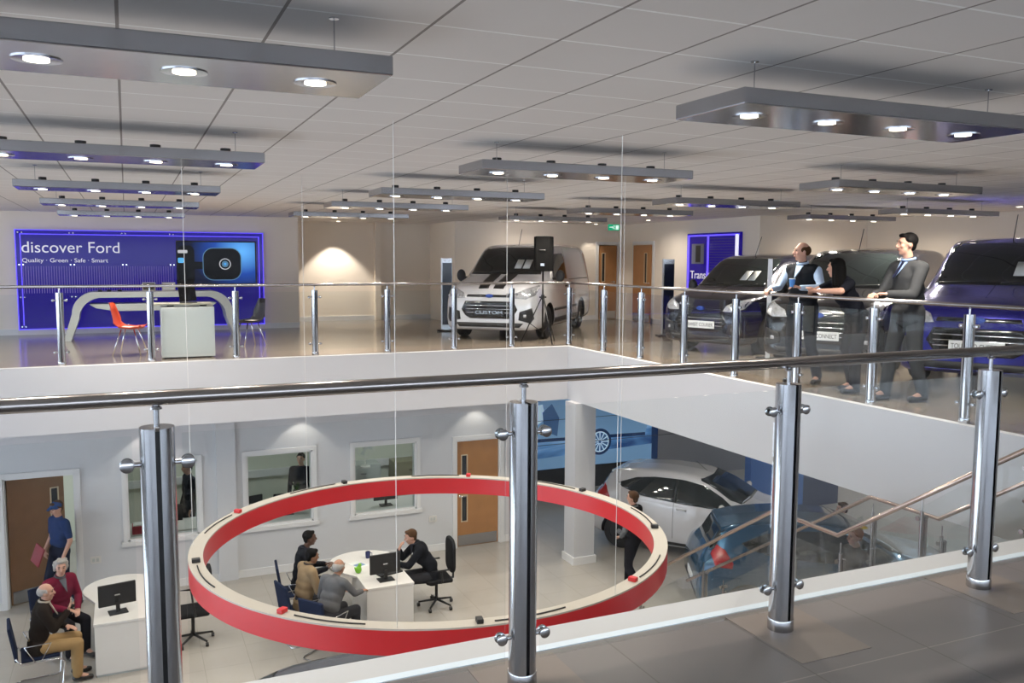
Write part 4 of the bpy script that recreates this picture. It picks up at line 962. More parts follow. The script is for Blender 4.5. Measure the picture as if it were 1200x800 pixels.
def person(label, loc, rz, pose, base=STAND, scale=1., top=None, outer=None, trousers=None, shoes=None, hair=None, bald=False, longhair=False, skin=None, yaw=0., pitch=0., curl=.5, vest=False, cap=None, vox=.0105, collar=None, tie=None, heavy=0., group=None, lanyard=False, curly=False, sleeves=True):
    J = {k: Vector(v)*scale for k, v in {**base, **pose}.items()}; S = scale; skin = skin or SKIN; h = 1+heavy
    b = MB()
    # torso
    def torso(mb, g, flare=1.):
        mb.ball(J['chest'], ((.165*h+g)*S, (.108*h+g)*S, .19*S), 16); mb.cap(J['waist']-Vector((.05*S, 0, 0)), J['waist']+Vector((.05*S, 0, 0)), (.105*h+g)*S, (.105*h+g)*S)
        mb.cap(J['pelvis']-Vector((.06*S, 0, 0)), J['pelvis']+Vector((.06*S, 0, 0)), (.11*h+g)*S, (.11*h+g)*S)
        mb.cap((J['chest']+J['waist'])/2-Vector((.05*S, 0, 0)), (J['chest']+J['waist'])/2+Vector((.05*S, 0, 0)), (.105*h+g)*S, (.105*h+g)*S)
        mb.cap(J['shR']*.9+J['shL']*.1, J['shL']*.9+J['shR']*.1, (.062+g)*S, (.062+g)*S); mb.cap(J['chest']+Vector((0, 0, .08*S)), J['neck'], (.085+g)*S, (.050+g*.8)*S)
    torso(b, -.015)
    b.cap(J['neck'], J['head']-Vector((0, 0, .05*S)), .052*S, .05*S)
    H = J['head']; R = Euler((pitch, 0, yaw)).to_matrix()
    def hp(x, y, z): return H+R @ (Vector((x, y, z))*S)
    b.ball(hp(0, -.008, .028), (.073*S, .092*S, .092*S), 16, rot=R); b.ball(hp(0, .018, -.035), (.056*S, .066*S, .078*S), 14, rot=R); b.ball(hp(0, .050, -.088), (.026*S, .026*S, .022*S), 10, rot=R)
    b.cap(hp(0, .085, .022), hp(0, .104, -.018), .010*S, .0155*S, 10)   # nose
    b.ball(hp(0, .078, .038), (.05*S, .012*S, .012*S), 10, rot=R); b.ball(hp(0, .078, -.052), (.024*S, .012*S, .010*S), 10, rot=R)
    for q in (1, -1): b.ball(hp(q*.074, -.008, .0), (.010*S, .022*S, .034*S), 10, rot=R); b.ball(hp(q*.038, .062, -.015), (.022*S, .02*S, .02*S), 10, rot=R)
    for q, sd in (('R', 1), ('L', -1)):
        b.cap(J['sh'+q], J['el'+q], .050*S, .040*S); b.cap(J['el'+q], J['wr'+q], .041*S, .027*S)
        add_hand(b, J['wr'+q], J['hd'+q], sd, curl)
        b.cap(J['hi'+q], J['kn'+q], .078*S*h, .052*S); b.cap(J['kn'+q], J['an'+q], .052*S, .034*S); b.cap(J['an'+q], J['to'+q], .036*S, .028*S)
    body = remesh(b, 'person', [skin, M_EYE, M_LIP], None, vox, 2)
    # eyes, brows and lips join the same mesh
    bm = bmesh.new(); bm.from_mesh(body.data); e = MB()
    for q in (1, -1): e.ball(hp(q*.031, .078, .020), (.013*S, .008*S, .007*S), 8, 1, rot=R); e.ball(hp(q*.032, .086, .042), (.020*S, .006*S, .005*S), 8, 1, rot=R)
    e.ball(hp(0, .085, -.054), (.022*S, .010*S, .006*S), 8, 2, rot=R); tm = e.mesh(); bm.from_mesh(tm); bm.to_mesh(body.data); bm.free()
    for p in body.data.polygons: p.use_smooth = True
    body.location = loc; body.rotation_euler = (0, 0, rz); tag(body, label, 'person', group)
    def garment(nm, mb, m, v=.015, sm=3): return remesh(mb, nm, m, body, v, sm)
    top_m = top or cloth('shirt', (.5, .5, .5)); tr = trousers or cloth('trousers', (.03, .03, .035))
    # trousers
    b = MB(); g = .016
    b.cap(J['pelvis']-Vector((.06*S, 0, 0)), J['pelvis']+Vector((.06*S, 0, 0)), (.112*h+g)*S, (.112*h+g)*S)
    b.cap(J['pelvis']-Vector((.05*S, 0, 0)), J['waist']*.6+J['pelvis']*.4, (.105*h+g)*S, (.10*h+g)*S)
    for q in 'RL':
        b.cap(J['hi'+q], J['kn'+q], (.082*h+g)*S, (.056+g)*S); k = J['kn'+q]; a = J['an'+q]; b.cap(k, a+(k-a).normalized()*.01, (.056+g)*S, (.048+g)*S)
    garment('trousers', b, tr)
    # shirt
    b = MB(); torso(b, .008)
    if sleeves == 'short': ends = lambda q: [(J['sh'+q], J['sh'+q]*.25+J['el'+q]*.75, .060, .054)]
    else: ends = lambda q: [(J['sh'+q], J['el'+q], .060, .048), (J['el'+q], J['wr'+q]*.97+J['el'+q]*.03, .049, .037)]
    for q in 'RL':
        for (p0, p1, r0, r1) in ends(q): b.cap(p0, p1, r0*S, r1*S)
    garment('shirt' if not outer or vest else 'shirt', b, top_m)
    if outer:
        b = MB(); torso(b, .020)
        if not vest:
            for q in 'RL': b.cap(J['sh'+q], J['el'+q], .070*S, .057*S); b.cap(J['el'+q], J['wr'+q]*.93+J['el'+q]*.07, .057*S, .044*S)
            lo = J['pelvis']+(J['pelvis']-J['waist'])*.35; b.cap(lo-Vector((.07*S, 0, 0)), lo+Vector((.07*S, 0, 0)), .125*S*h, .125*S*h)
        o = garment('body_warmer' if vest else 'jacket', b, outer)
        # collar opening: shirt front patch
        f = (J['chest']+Vector((0, 0, .0))); bb = MB()
        top_p = J['neck']+Vector((0, .035*S, -.02*S)); mid = J['chest']+Vector((0, (.108*h+.018)*S, .04*S))
        bb.prism([(-.05*S, .0), (.05*S, .0), (0, -.20*S)], -.006, .006, 'y')
        d_ = (mid-top_p); ang = math.atan2(d_.y, -d_.z)
        c_ = bb.build('shirt_front', top_m, body); c_.location = top_p+Vector((0, .028*S, 0)); c_.rotation_euler = (ang, 0, 0)
        if tie: MB().prism([(-.016, 0), (.016, 0), (.022, -.2), (0, -.24), (-.022, -.2)], .006, .012, 'y').build('tie', tie, c_)
    if collar or outer:
        b = MB(); c = J['neck']+Vector((0, .004, .012)); b.tube([c+Vector((.062*S*math.cos(t), .062*S*math.sin(t), -.012*math.sin(t))) for t in [2*PI*i/16 for i in range(16)]], .014*S, 8, closed=True); b.build('collar', collar or top_m, body, smooth=True)
    # shoes
    for q in 'RL':
        b = MB(); b.cap(J['an'+q]-Vector((0, .03*S, .045*S)), J['to'+q]+Vector((0, 0, .005)), .040*S, .036*S); b.cap(J['an'+q], J['an'+q]-Vector((0, 0, .04*S)), .042*S, .042*S)
        garment('shoe', b, shoes or mat('shoe_black', (.015, .013, .012), .35), .013, 2)
    # hair
    if hair:
        b = MB()
        if bald:   # fringe round the sides and back only
            b.ball(hp(0, -.044, .020), (.079*S, .072*S, .070*S), 14, rot=R)
            for q in (1, -1): b.ball(hp(q*.064, -.012, .026), (.017*S, .050*S, .042*S), 10, rot=R)
        else:
            b.ball(hp(0, -.026, .048), (.083*S, .092*S, .086*S), 16, rot=R)
            for q in (1, -1): b.cap(hp(q*.068, -.01, .03), hp(q*.070, .012, .055), .020*S, .018*S)
            b.ball(hp(0, .045, .098), (.058*S, .036*S, .024*S), 12, rot=R); b.ball(hp(0, -.055, -.01), (.062*S, .045*S, .06*S), 12, rot=R)
        if curly:
            for i in range(26):
                t = i*2.4; z = -.02+.13*(i/26); r = .082*math.sqrt(max(0, 1-((z-.03)/.13)**2)); b.ball(hp(r*math.cos(t), -.03+r*math.sin(t)*1.05 if math.sin(t) < .6 else .01, z), .028*S, 8)
        if longhair:
            b.cap(hp(0, -.06, .0), hp(0, -.085, -.22), .070*S, .055*S)
            for q in (1, -1): b.cap(hp(q*.066, -.02, .02), hp(q*.075, -.03, -.20), .034*S, .03*S)
        garment('hair', b, hair, .011, 2)
    if cap:
        b = MB(); b.ball(hp(0, -.012, .052), (.088*S, .10*S, .078*S), 16, rot=R); b.cap(hp(-.03, .10, .050), hp(.03, .10, .050), .018*S, .018*S); b.cap(hp(-.025, .14, .042), hp(.025, .14, .042), .012*S, .012*S)
        garment('cap', b, cap, .011, 2)
    return body, J
HAIR_BR = mat('hair_brown', (.07, .035, .016), .75, spec=.15, noise=.3, nscale=60); HAIR_BK = mat('hair_black', (.004, .0035, .0035), .7, spec=.12, noise=.3, nscale=60); HAIR_GY = mat('hair_grey', (.33, .31, .29), .8, noise=.3, nscale=60)
def face_dir(dx, dy): return math.atan2(-dx, dy)      # model faces +Y

# three people leaning on the far balustrade (rail at x = 7.6, height 1.17)
rz = face_dir(-1, -.30)
S_ = 1.04
p, J = person('man in dark body warmer over light blue shirt, holding a blue cup', (8.06, 8.82, 0), rz,
    dict(chest=(0, .03, 1.32), neck=(0, .04, 1.50), head=(0, .07, 1.645), shR=(.195, .03, 1.42), shL=(-.195, .03, 1.42),
         elR=(.29, .10, 1.20), wrR=(.26, .33, 1.19), hdR=(.25, .43, 1.17), elL=(-.30, .10, 1.21), wrL=(-.14, .30, 1.21), hdL=(-.07, .36, 1.24),
         knL=(-.13, .02, .50), anL=(-.16, -.12, .09), toL=(-.19, .03, .03), knR=(.12, .06, .50)),
    scale=S_, top=cloth('shirt_pale_blue', (.42, .55, .74)), outer=cloth('vest_charcoal', (.012, .014, .018)), vest=True, trousers=cloth('jeans_dark', (.018, .024, .036)), hair=HAIR_BR, bald=True, yaw=-.75*-1*-1, curl=.9, heavy=.12, collar=cloth('shirt_pale_blue', (.42, .55, .74)))
def world(p, v): return Matrix.Translation(p.location) @ p.rotation_euler.to_matrix().to_4x4() @ Vector(v)
w = world(p, J['hdL'])
cupt = thing('paper_cup', 'blue paper cup in the left hand of the man in the dark body warmer', 'cup', (w.x-.015, w.y, w.z-.02))
MB().lathe([(.028, 0), (.038, .10), (.036, .10), (.027, .004)], 20).build('cup_body', mat('cup_blue', (.05, .22, .60), .5), cupt, angle=40)
MB().lathe([(.036, .098), (.0405, .10), (.0405, .108), (.036, .108)], 20).build('cup_lid', mat('cup_rim', (.75, .78, .8), .5), cupt, angle=40)
p, J = person('woman with long black hair and dark top leaning between the two standing men', (8.10, 7.98, 0), face_dir(-1, .25),
    dict(pelvis=(0, -.04, .92), waist=(0, .04, 1.06), chest=(0, .15, 1.24), neck=(0, .22, 1.39), head=(0, .27, 1.51), shR=(.17, .17, 1.33), shL=(-.17, .17, 1.33),
         elR=(.24, .36, 1.245), wrR=(.10, .52, 1.235), hdR=(.04, .58, 1.28), elL=(-.24, .33, 1.245), wrL=(-.02, .50, 1.24), hdL=(.06, .52, 1.24), hiR=(.09, -.04, .90), hiL=(-.09, -.04, .90), anR=(.12, -.08, .09), toR=(.12, .08, .03), anL=(-.14, .04, .09), toL=(-.14, .2, .03)),
    scale=1.0, top=cloth('top_black', (.008, .009, .014)), trousers=cloth('trousers_black', (.012, .012, .016)), hair=HAIR_BK, longhair=True, yaw=-1.0, sleeves='short', curl=.6)
w = world(p, J['wrL'])
b = MB(); b.lathe([(.034, -.012), (.036, 0), (.034, .012)], 16); tag(b.build('wristwatch', M_CHROME, loc=(w.x+.02, w.y, w.z), rot=(0, PI/2, .3), angle=40), 'bright wristwatch on the wrist of the woman with long black hair', 'watch')
grey_suit = cloth('suit_grey', (.042, .044, .047))
p, J = person('tall dark-haired man in grey suit standing sideways with both hands on the balustrade', (8.14, 7.22, 0), face_dir(-1, .10),
    dict(head=(0, .06, 1.66), neck=(0, .02, 1.50), chest=(0, .02, 1.32), shR=(.19, .02, 1.42), shL=(-.19, .02, 1.42),
         elR=(.21, .16, 1.14), wrR=(.10, .36, 1.14), hdR=(.05, .45, 1.13), elL=(-.23, .16, 1.14), wrL=(-.10, .36, 1.15), hdL=(-.03, .45, 1.155), knR=(.11, .10, .50), anR=(.13, .14, .09), toR=(.13, .30, .03), anL=(-.11, -.14, .09), toL=(-.11, .02, .03), knL=(-.10, -.02, .5)),
    scale=1.075, top=cloth('shirt_blue', (.24, .33, .52)), outer=grey_suit, trousers=grey_suit, hair=HAIR_BK, tie=cloth('tie_dark', (.01, .012, .03)), yaw=-.35, curl=.9)

# --- lower floor: desks
def desk(name, x, y, w, d, rr, cx, cy, label):
    t = thing('desk', label, 'desk', (x, y, LZ)); b = MB(); b.box(.01, w-.01, .01, d, 0.03, .71); b.build('pedestal', M_WHITE, t, bevel=.008)
    pl = MB(); pl.box(.02, w-.02, .03, d-.02, 0, .03); pl.build('plinth', M_GREYL, t)
    P_ = [(0, 0), (w, 0), (w, d*.6)]
    a0, a1 = -.35, PI+.35
    for i in range(21): a = a0+(a1-a0)*i/20; P_.append((cx+rr*math.cos(a), cy+rr*math.sin(a)))
    P_.append((0, d*.6)); b = MB(); b.prism(P_, .71, .745, 'z'); b.build('desktop', M_WHITE, t, bevel=.004)
    b = MB(); b.cyl((cx, cy, .0), .03, .71, 14); b.cyl((cx, cy, 0), .2, .015, 24); b.build('leg', M_STEEL, t, angle=40)
    return t
desk('desk', -.56, 12.42, .74, 1.35, .52, .34, 1.35, 'white desk with rounded end and one monitor at the lower left')
desk('desk', 3.08, 12.22, .74, .95, .58, .28, 1.15, 'white desk with rounded end where four people sit talking')
def monitor(x, y, z, rz, label):
    t = thing('monitor', label, 'monitor', (x, y, z), rz)
    b = MB(); b.box(-.12, .12, -.09, .09, 0, .015); b.build('foot', M_BLACK, t, bevel=.004)
    b = MB(); b.box(-.025, .025, -.012, .012, .012, .16); b.build('neck', M_BLACK, t)
    b = MB(); b.box(-.24, .24, .012, .05, .10, .40); s = b.build('housing', M_BLACK, t, bevel=.008); MB().box(-.225, .225, .05, .052, .115, .385).build('screen', M_SCREENB, s); MB().box(-.035, .035, .010, .012, .235, .255).build('rear_badge', M_ALLOY, s)
monitor(-.26, 12.75, LZ+.745, .18, 'black monitor seen from behind on the lower left desk')
monitor(3.45, 12.48, LZ+.745, .05, 'black monitor seen from behind on the desk with four people')
b = MB(); b.box(-.2, .2, -.07, .07, 0, .02); tag(b.build('keyboard', M_BLACK, loc=(3.58, 12.72, LZ+.745), rot=(0, 0, .3), bevel=.004), 'black keyboard behind the monitor on the desk with four people', 'keyboard')
# things on desk 2
c = thing('mug', 'dark blue mug on the round end of the desk with four people', 'mug', (3.45, 13.55, LZ+.745)); MB().lathe([(.038, 0), (.042, .10), (.038, .10), (.034, .006)], 18).build('mug_body', mat('mug_blue', (.02, .03, .12), .3), c, angle=40); MB().tube([(.04, 0, .08), (.068, 0, .07), (.068, 0, .03), (.04, 0, .02)], .006, 8).build('handle', mat('mug_blue', (.02, .03, .12), .3), c, smooth=True)
b = MB(); b.ball((0, 0, .06), (.05, .04, .065), 12); b.ball((.02, 0, .13), (.03, .03, .035), 10); b.cap((-.03, 0, .03), (-.06, 0, .10), .02, .012, 8)
tag(remesh(b, 'toy', mat('lime_green', (.20, .52, .04), .5), None, .008), 'small lime green toy on the desk with four people', 'toy').location = (3.14, 12.92, LZ+.742)
b = MB(); b.box(-.10, .10, -.14, .14, 0, .004); b.box(-.08, .08, -.10, .02, .004, .006, 1); tag(b.build('leaflet', [M_PAPER, mat('leaflet_blue', (.15, .25, .40), .6)], loc=(3.22, 13.3, LZ+.745), rot=(0, 0, .4)), 'pale blue printed leaflet on the round desk end', 'leaflet')
b = MB(); b.box(-.17, .17, -.10, .10, 0, .24); b.box(-.16, .16, -.09, .09, .235, .25, 1); tag(b.build('carrier_bag', [mat('bag_lilac', (.55, .55, .68), .7), M_WHITE], loc=(3.12, 12.03, LZ), rot=(0, .0, .2), bevel=.01), 'pale lilac carrier bag on the floor against the desk with four people', 'bag')
M_SEAT = cloth('seat_black', (.018, .018, .02)); M_SEATB = cloth('seat_navy', (.015, .022, .05))
def office_chair(x, y, rz, label):
    t = thing('office_chair', label, 'chair', (x, y, LZ), rz)
    b = MB(); b.box(-.23, .23, -.22, .22, .44, .51); b.build('seat', M_SEAT, t, bevel=.03)
    b = MB(); P_ = rrect(0, .84, .42, .56, .14); b.prism(P_, -.27, -.21, 'y'); b.build('backrest', M_SEAT, t, bevel=.02)
    b = MB(); b.tube([(0, -.15, .42), (0, -.28, .45), (0, -.29, .75)], .022, 8); b.build('back_bar', M_BLACK, t, smooth=True)
    b = MB(); b.cyl((0, 0, .10), .025, .34, 12); b.build('gas_column', M_BLACK, t, angle=40)
    for k in range(5):
        a = 2*PI*k/5; c, s = math.cos(a), math.sin(a); l = MB(); l.tube([(0, 0, .12), (.29*c, .29*s, .075)], .022, 8, r2=.014); lo = l.build('leg', M_BLACK, t, smooth=True)
        l = MB(); l.cyl((.29*c, .29*s-.02, .03), .03, .04, 14, 'y'); l.build('caster', M_BLACK, lo, angle=40)
    for q in (1, -1): MB().tube([(q*.22, -.02, .46), (q*.29, -.02, .50), (q*.29, .0, .68), (q*.29, .15, .69), (q*.29, -.14, .69)], .016, 8).build('armrest', M_BLACK, t, smooth=True)
office_chair(4.42, 12.95, face_dir(-1, .05), 'black swivel office chair under the man with brown hair at the desk')
office_chair(.72, 13.1, face_dir(-1, 0), 'black swivel office chair hidden partly behind the leftmost near post')
def visitor_chair(x, y, rz, label, m=None):
    t = thing('visitor_chair', label, 'chair', (x, y, LZ), rz); m = m or M_SEATB
    b = MB(); b.box(-.23, .23, -.20, .24, .435, .475); b.build('seat', m, t, bevel=.015)
    b = MB(); b.box(-.22, .22, -.02, .02, 0, .46); b.build('backrest', m, t, bevel=.015, loc=(0, -.25, .46), rot=(.16, 0, 0))
    b = MB(); pts = [(.24, -.26, .52), (.24, -.20, .42), (.24, .24, .42), (.24, .29, .36), (.24, .26, .03), (.24, .20, .012), (.24, -.20, .012), (.20, -.26, .012), (-.20, -.26, .012), (-.24, -.20, .012), (-.24, .20, .012), (-.24, .26, .03), (-.24, .29, .36), (-.24, .24, .42), (-.24, -.20, .42), (-.24, -.26, .52)]
    b.tube(pts, .012, 8); b.build('frame', M_CHROME, t, smooth=True)
    for q in (1, -1): MB().tube([(q*.24, .02, .42), (q*.27, .14, .66), (q*.27, -.16, .66), (q*.24, -.04, .42)], .009, 8).build('armrest', M_CHROME, t, smooth=True)
A1 = face_dir(1, .12)
visitor_chair(-1.22, 12.50, A1, 'dark visitor chair with chrome frame under the grey-haired man in brown jacket')
visitor_chair(-1.06, 13.52, face_dir(.6, -.8), 'dark visitor chair under the woman in maroon cardigan')
visitor_chair(2.28, 13.32, face_dir(1, -.1), 'navy visitor chair under the dark-skinned man in black jacket')
visitor_chair(2.20, 12.55, face_dir(1, .25), 'navy visitor chair under the person in beige jacket')
visitor_chair(2.42, 11.88, face_dir(.8, .6), 'dark visitor chair with chrome armrests under the balding man in grey jumper')
vx = .012
person('grey-haired man in brown jacket and tan trousers gesturing at the left desk', (-1.22, 12.50, LZ), A1,
    dict(elR=(.24, .18, .82), wrR=(.10, .36, .98), hdR=(.08, .40, 1.08), elL=(-.26, .14, .76), wrL=(-.12, .34, .70), hdL=(-.06, .42, .68), head=(0, .12, 1.24)), base=SIT,
    top=cloth('shirt_cream', (.5, .45, .38)), outer=cloth('jacket_brown', (.016, .011, .008)), trousers=cloth('chinos_tan', (.34, .22, .10)), hair=HAIR_GY, bald=True, vox=vx, yaw=-.2, curl=.3)
person('woman with curly grey hair and maroon cardigan seated left of the white desk', (-1.06, 13.52, LZ), face_dir(.6, -.8),
    dict(wrR=(.06, .30, .70), hdR=(.0, .38, .68), wrL=(-.10, .32, .66), hdL=(-.04, .40, .65)), base=SIT, top=cloth('blouse_grey', (.12, .13, .15)), outer=cloth('cardigan_maroon', (.16, .012, .035)), trousers=cloth('trousers_black', (.012, .012, .016)), hair=HAIR_GY, curly=True, vox=vx, yaw=-.5, heavy=.08)
person('person in navy cap and navy short-sleeved shirt walking in front of the open brown door', (-1.12, 15.22, LZ), face_dir(-.7, -.5),
    dict(elL=(-.26, -.02, 1.15), wrL=(-.25, .10, .92), hdL=(-.24, .13, .83), elR=(.25, -.03, 1.15), wrR=(.24, .10, .95), knR=(.10, .14, .52), anR=(.11, .18, .10), toR=(.11, .34, .04), knL=(-.10, .0, .50), anL=(-.11, -.22, .10), toL=(-.11, -.07, .03)),
    top=cloth('polo_navy', (.02, .04, .12)), trousers=cloth('trousers_navy', (.012, .016, .035)), hair=HAIR_BR, cap=cloth('cap_navy', (.03, .07, .20)), sleeves='short', vox=vx, pitch=-.25)
b = MB(); b.box(-.012, .012, -.12, .12, -.15, .15); tag(b.build('folder', mat('folder_red', (.22, .02, .03), .5), loc=(-1.42, 15.12, LZ+.95), rot=(.3, .2, .6), bevel=.003), 'dark red folder held by the person in the navy cap', 'folder')
person('dark-skinned man in black jacket seated furthest back on the left side of the desk', (2.30, 13.32, LZ), face_dir(1, -.1),
    dict(wrR=(.10, .42, .80), hdR=(.04, .50, .84), wrL=(-.10, .42, .80), hdL=(-.03, .50, .84), head=(0, .17, 1.27)), base=SIT, top=cloth('shirt_dark', (.03, .03, .04)), outer=cloth('jacket_black', (.010, .011, .015)), hair=HAIR_BK, skin=SKIN_D, vox=vx)
person('dark-haired person in beige jacket seated between two men at the desk', (2.22, 12.55, LZ), face_dir(1, .25),
    dict(wrR=(.12, .38, .74), wrL=(-.12, .38, .74), head=(0, .15, 1.22)), base=SIT, top=cloth('top_dark', (.05, .04, .04)), outer=cloth('jacket_beige', (.27, .19, .11)), hair=HAIR_BK, skin=mat('skin_olive', (.28, .14, .08), .55), vox=vx, pitch=-.15)
person('balding man in grey jumper seated nearest, his arm resting on the white desk', (2.45, 11.90, LZ), face_dir(.8, .6),
    dict(elR=(.27, .26, .86), wrR=(.20, .50, .80), hdR=(.18, .60, .79), wrL=(-.10, .40, .78), hdL=(-.05, .48, .80), chest=(0, .12, .92), neck=(0, .18, 1.09), head=(0, .24, 1.20), shR=(.19, .14, 1.04), shL=(-.19, .14, 1.04)), base=SIT, top=cloth('jumper_grey', (.12, .12, .125)), hair=HAIR_GY, bald=True, skin=mat('skin_tan', (.36, .18, .11), .5), vox=vx, heavy=.1)
person('man with brown hair and black jacket seated right of the desk, hand at chin', (4.32, 12.94, LZ), face_dir(-1, .12),
    dict(chest=(0, .16, .92), neck=(0, .25, 1.08), head=(0, .32, 1.19), shR=(.18, .20, 1.02), shL=(-.18, .20, 1.02), elR=(.20, .42, .80), wrR=(.06, .50, .98), hdR=(.03, .47, 1.08), elL=(-.22, .40, .80), wrL=(-.08, .55, .80), hdL=(-.02, .60, .86)), base=SIT,
    top=cloth('shirt_dark', (.03, .03, .04)), outer=cloth('jacket_black', (.010, .011, .015)), hair=HAIR_BR, vox=vx, pitch=-.2)
person('person in black coat walking behind the right side of the red ring', (7.62, 12.15, LZ), face_dir(-.3, .5),
    dict(elL=(-.25, .02, 1.15), wrL=(-.16, .14, 1.0), hdL=(-.12, .2, .98), knR=(.10, .12, .52), anR=(.11, .14, .09), toR=(.11, .30, .03), anL=(-.11, -.22, .11), toL=(-.11, -.08, .03)),
    top=cloth('top_grey', (.14, .15, .16)), outer=cloth('coat_black', (.006, .006, .008)), vest=True, trousers=cloth('trousers_black', (.012, .012, .016)), hair=HAIR_BR, vox=vx)
# people by the teal car behind the stairs
visitor_chair(11.50, 11.25, face_dir(-.9, .45), 'dark visitor chair under the brown-haired person beyond the teal blue car')
person('brown-haired person in dark red top seated beyond the teal blue car', (11.50, 11.25, LZ), face_dir(-.9, .45), {}, base=SIT, top=cloth('top_plum', (.06, .012, .02)), hair=HAIR_BR, vox=vx)
person('woman with fair reddish hair and yellow flower hairpiece beyond the staircase handrail', (9.22, 8.88, LZ), face_dir(-1, .2), {}, scale=1.07, top=cloth('top_dark', (.03, .03, .035)), hair=mat('hair_auburn', (.28, .10, .03), .7, noise=.3, nscale=40), vox=vx)
b = MB()
for i in range(7): a = 2*PI*i/7; b.ball((.035*math.cos(a), .035*math.sin(a), 0), (.022, .022, .014), 8)
b.ball((0, 0, .01), .018, 8); tag(b.build('hair_flower', mat('flower_yellow', (.75, .52, .04), .5), loc=(9.31, 8.84, LZ+1.89), smooth=True), 'yellow flower hairpiece on the fair reddish hair of the woman by the stairs', 'hairpiece')
# price cards standing on the cars
def card(x, y, z, rz, label):
    t = thing('price_card', label, 'card', (x, y, z), rz); o = MB().box(-.14, .14, -.004, .004, 0, .26).build('card', M_PAPER, t, rot=(-.12, 0, 0))
    b = MB(); b.box(-.08, .08, -.007, -.004, .18, .19); b.prism([(-.06, .05), (-.05, .08), (-.02, .10), (.03, .10), (.06, .07), (.06, .05)], -.007, -.004, 'y'); b.build('print', M_INK, o)
card(10.98, 12.55, LZ+1.07, .5, 'cream price card standing on the bonnet of the white hatchback')
card(11.35, 9.55, LZ+1.10, .3, 'cream price card standing on the bonnet of the teal blue hatchback')
# white and red newel box at the stair foot
b = MB(); b.box(-.10, .10, -.10, .10, 0, 1.05); b.box(.10, .12, -.10, .10, 0, 1.04, 1); b.cyl((0, -.101, 1.0), .018, .004, 12, 'y', 2)
tag(b.build('display_pillar', [M_WHITE, M_RED, M_INK], loc=(6.6, 8.9, LZ), rot=(0, 0, .2), bevel=.004), 'short white pillar with a red side near the foot of the stairs', 'pillar')

# --- offices seen through the lower windows
def odesk(x, y, w, label):
    t = thing('office_desk', label, 'desk', (x, y, LZ)); MB().box(0, w, 0, .75, .71, .745).build('desktop', M_WHITE, t); 
    for xx in (.03, w-.07): MB().box(xx, xx+.04, .05, .7, 0, .71).build('leg', M_GREYL, t)
odesk(-.35, 16.3, 1.8, 'office desk seen through the leftmost lower window'); odesk(1.5, 16.2, 1.7, 'office desk seen through the middle lower window'); odesk(3.7, 16.2, 2., 'office desk seen through the right lower window')
def mon2(x, y, rz, label): monitor(x, y, LZ+.745, rz, label)
mon2(.55, 16.55, 0, 'monitor in the office behind the leftmost lower window'); mon2(2.0, 16.6, .3, 'left monitor in the office behind the middle lower window'); mon2(2.65, 16.55, 0, 'right monitor in the office behind the middle lower window'); mon2(4.55, 16.4, 0, 'monitor in the office behind the right lower window')
b = MB(); b.box(0, .34, 0, .25, 0, .14); b.box(.02, .32, .02, .23, .14, .16, 1); tag(b.build('paper_tray', [mat('tray_red', (.4, .03, .05), .4), M_PAPER], loc=(-.06, 16.32, LZ+.745), bevel=.004), 'red tray of papers on the desk in the leftmost office', 'tray')
for k, (x, y, r) in enumerate(((1.62, 16.4, .2), (1.78, 16.75, -.3), (2.3, 16.42, .1))):
    b = MB(); b.box(0, .21, 0, .30, 0, .03+.02*k); tag(b.build('paper_stack', M_PAPER, loc=(x, y, LZ+.745), rot=(0, 0, r), bevel=.002), 'white stack of papers on the middle office desk, ' + ['thinnest one at the left', 'behind the thinnest stack', 'thickest one between the monitors'][k], 'papers', 'paper stacks')
def cabinet(x, y, w, h, label, m):
    t = thing('filing_cabinet', label, 'cabinet', (x, y, LZ)); MB().box(0, w, 0, .45, 0, h).build('cabinet_body', m, t, bevel=.004); n = 3
    for i in range(n): o = MB().box(.02, w-.02, -.012, 0, .04+i*(h-.06)/n, (i+1)*(h-.06)/n).build('drawer', m, t, bevel=.003); MB().box(w/2-.06, w/2+.06, -.028, -.012, (i+.6)*(h-.06)/n, (i+.6)*(h-.06)/n+.015).build('handle', M_STEEL, o)
cabinet(4.2, 18.4, .8, 1.1, 'grey filing cabinet at the back of the office behind the right window', M_GREYL)
cabinet(5.3, 18.4, .8, 1.1, 'olive cabinet in the office behind the right window', mat('olive', (.30, .28, .18), .6))
cabinet(1.0, 18.4, .9, 1.0, 'grey filing cabinet at the back of the middle office', M_GREYL)
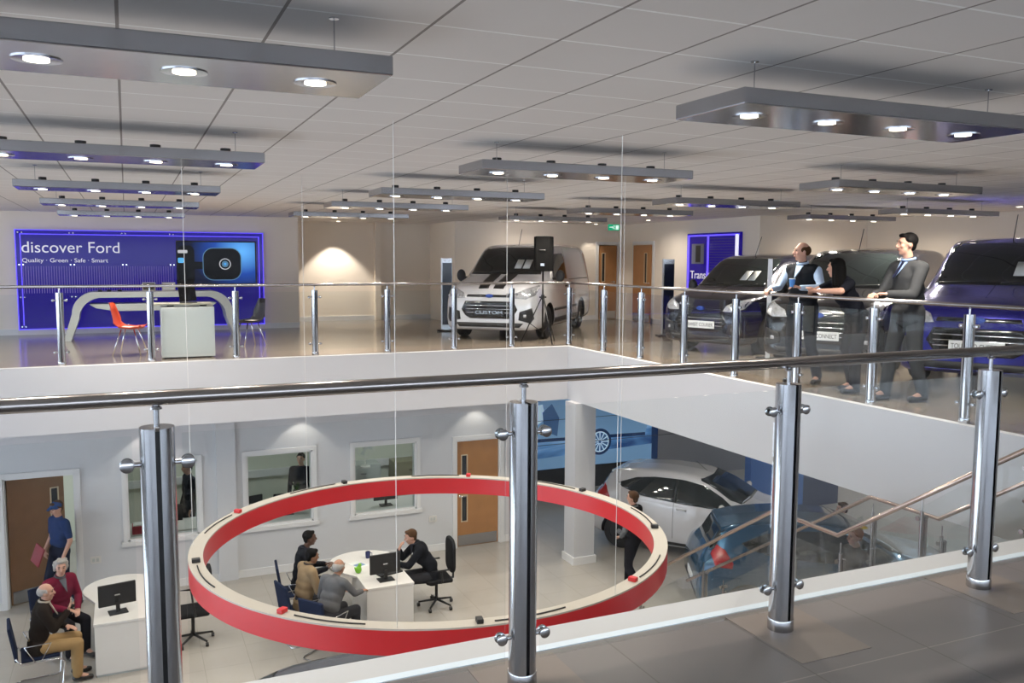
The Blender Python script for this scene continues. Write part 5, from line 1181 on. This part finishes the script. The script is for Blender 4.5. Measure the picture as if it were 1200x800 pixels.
# desk fan in the right office
f = thing('desk_fan', 'pale round fan standing on the cabinet in the right office', 'fan', (4.6, 18.2, LZ+1.1))
b = MB(); b.cyl((0, 0, 0), .11, .03, 20); b.cyl((0, 0, .03), .015, .22, 10); b.build('base', M_WHITE, f, angle=40)
b = MB()
for y in (-.05, .05): b.tube([(.19*math.cos(t), y, .42+.19*math.sin(t)) for t in [2*PI*i/24 for i in range(24)]], .006, 6, closed=True)
for i in range(12): a = 2*PI*i/12; b.tube([(.02*math.cos(a), -.06, .42+.02*math.sin(a)), (.19*math.cos(a), -.05, .42+.19*math.sin(a))], .003, 5)
b.build('cage', M_WHITE, f, smooth=True); b = MB(); b.cyl((0, -.03, .42), .04, .09, 14, 'y')
for i in range(3): a = 2*PI*i/3; c, s = math.cos(a), math.sin(a); b.prism([(.03*c-.03*s, .42+.03*s+.03*c), (.15*c-.05*s, .42+.15*s+.05*c), (.16*c+.04*s, .42+.16*s-.04*c), (.03*c+.02*s, .42+.03*s-.02*c)], -.005, .005, 'y')
b.build('blades', M_GREYL, f)
person('person in dark clothes standing in the office behind the middle lower window', (3.05, 17.2, LZ), face_dir(-.5, -1), {}, top=cloth('top_black', (.008, .009, .014)), hair=HAIR_BK, vox=.014)
person('person in dark clothes in the office behind the leftmost window', (.95, 17.3, LZ), face_dir(-1, -.3), {}, top=cloth('top_black', (.008, .009, .014)), hair=HAIR_BK, vox=.014)

# ------------------------------------------------------------ camera, world, render settings
cam = bpy.data.cameras.new('camera'); cam.sensor_width = 36; cam.lens = 36*1018/1200; cam.clip_end = 200
co = bpy.data.objects.new('camera', cam); COL.objects.link(co)
co.matrix_world = Matrix.Translation((0, 0, 1.6)) @ Matrix.Rotation(math.radians(-23.9), 4, 'Z') @ Matrix.Rotation(math.radians(90-5.39), 4, 'X') @ Matrix.Rotation(math.radians(.26), 4, 'Z')
bpy.context.scene.camera = co
wd = bpy.data.worlds.new('world'); bpy.context.scene.world = wd; wd.use_nodes = True
bg = wd.node_tree.nodes['Background']; bg.inputs[0].default_value = (.80, .89, 1., 1); bg.inputs[1].default_value = 4.6
sc = bpy.context.scene; sc.view_settings.view_transform = 'Standard'; sc.view_settings.look = 'None'; sc.view_settings.gamma = 1; sc.view_settings.exposure = 0.; sc.view_settings.use_curve_mapping = False
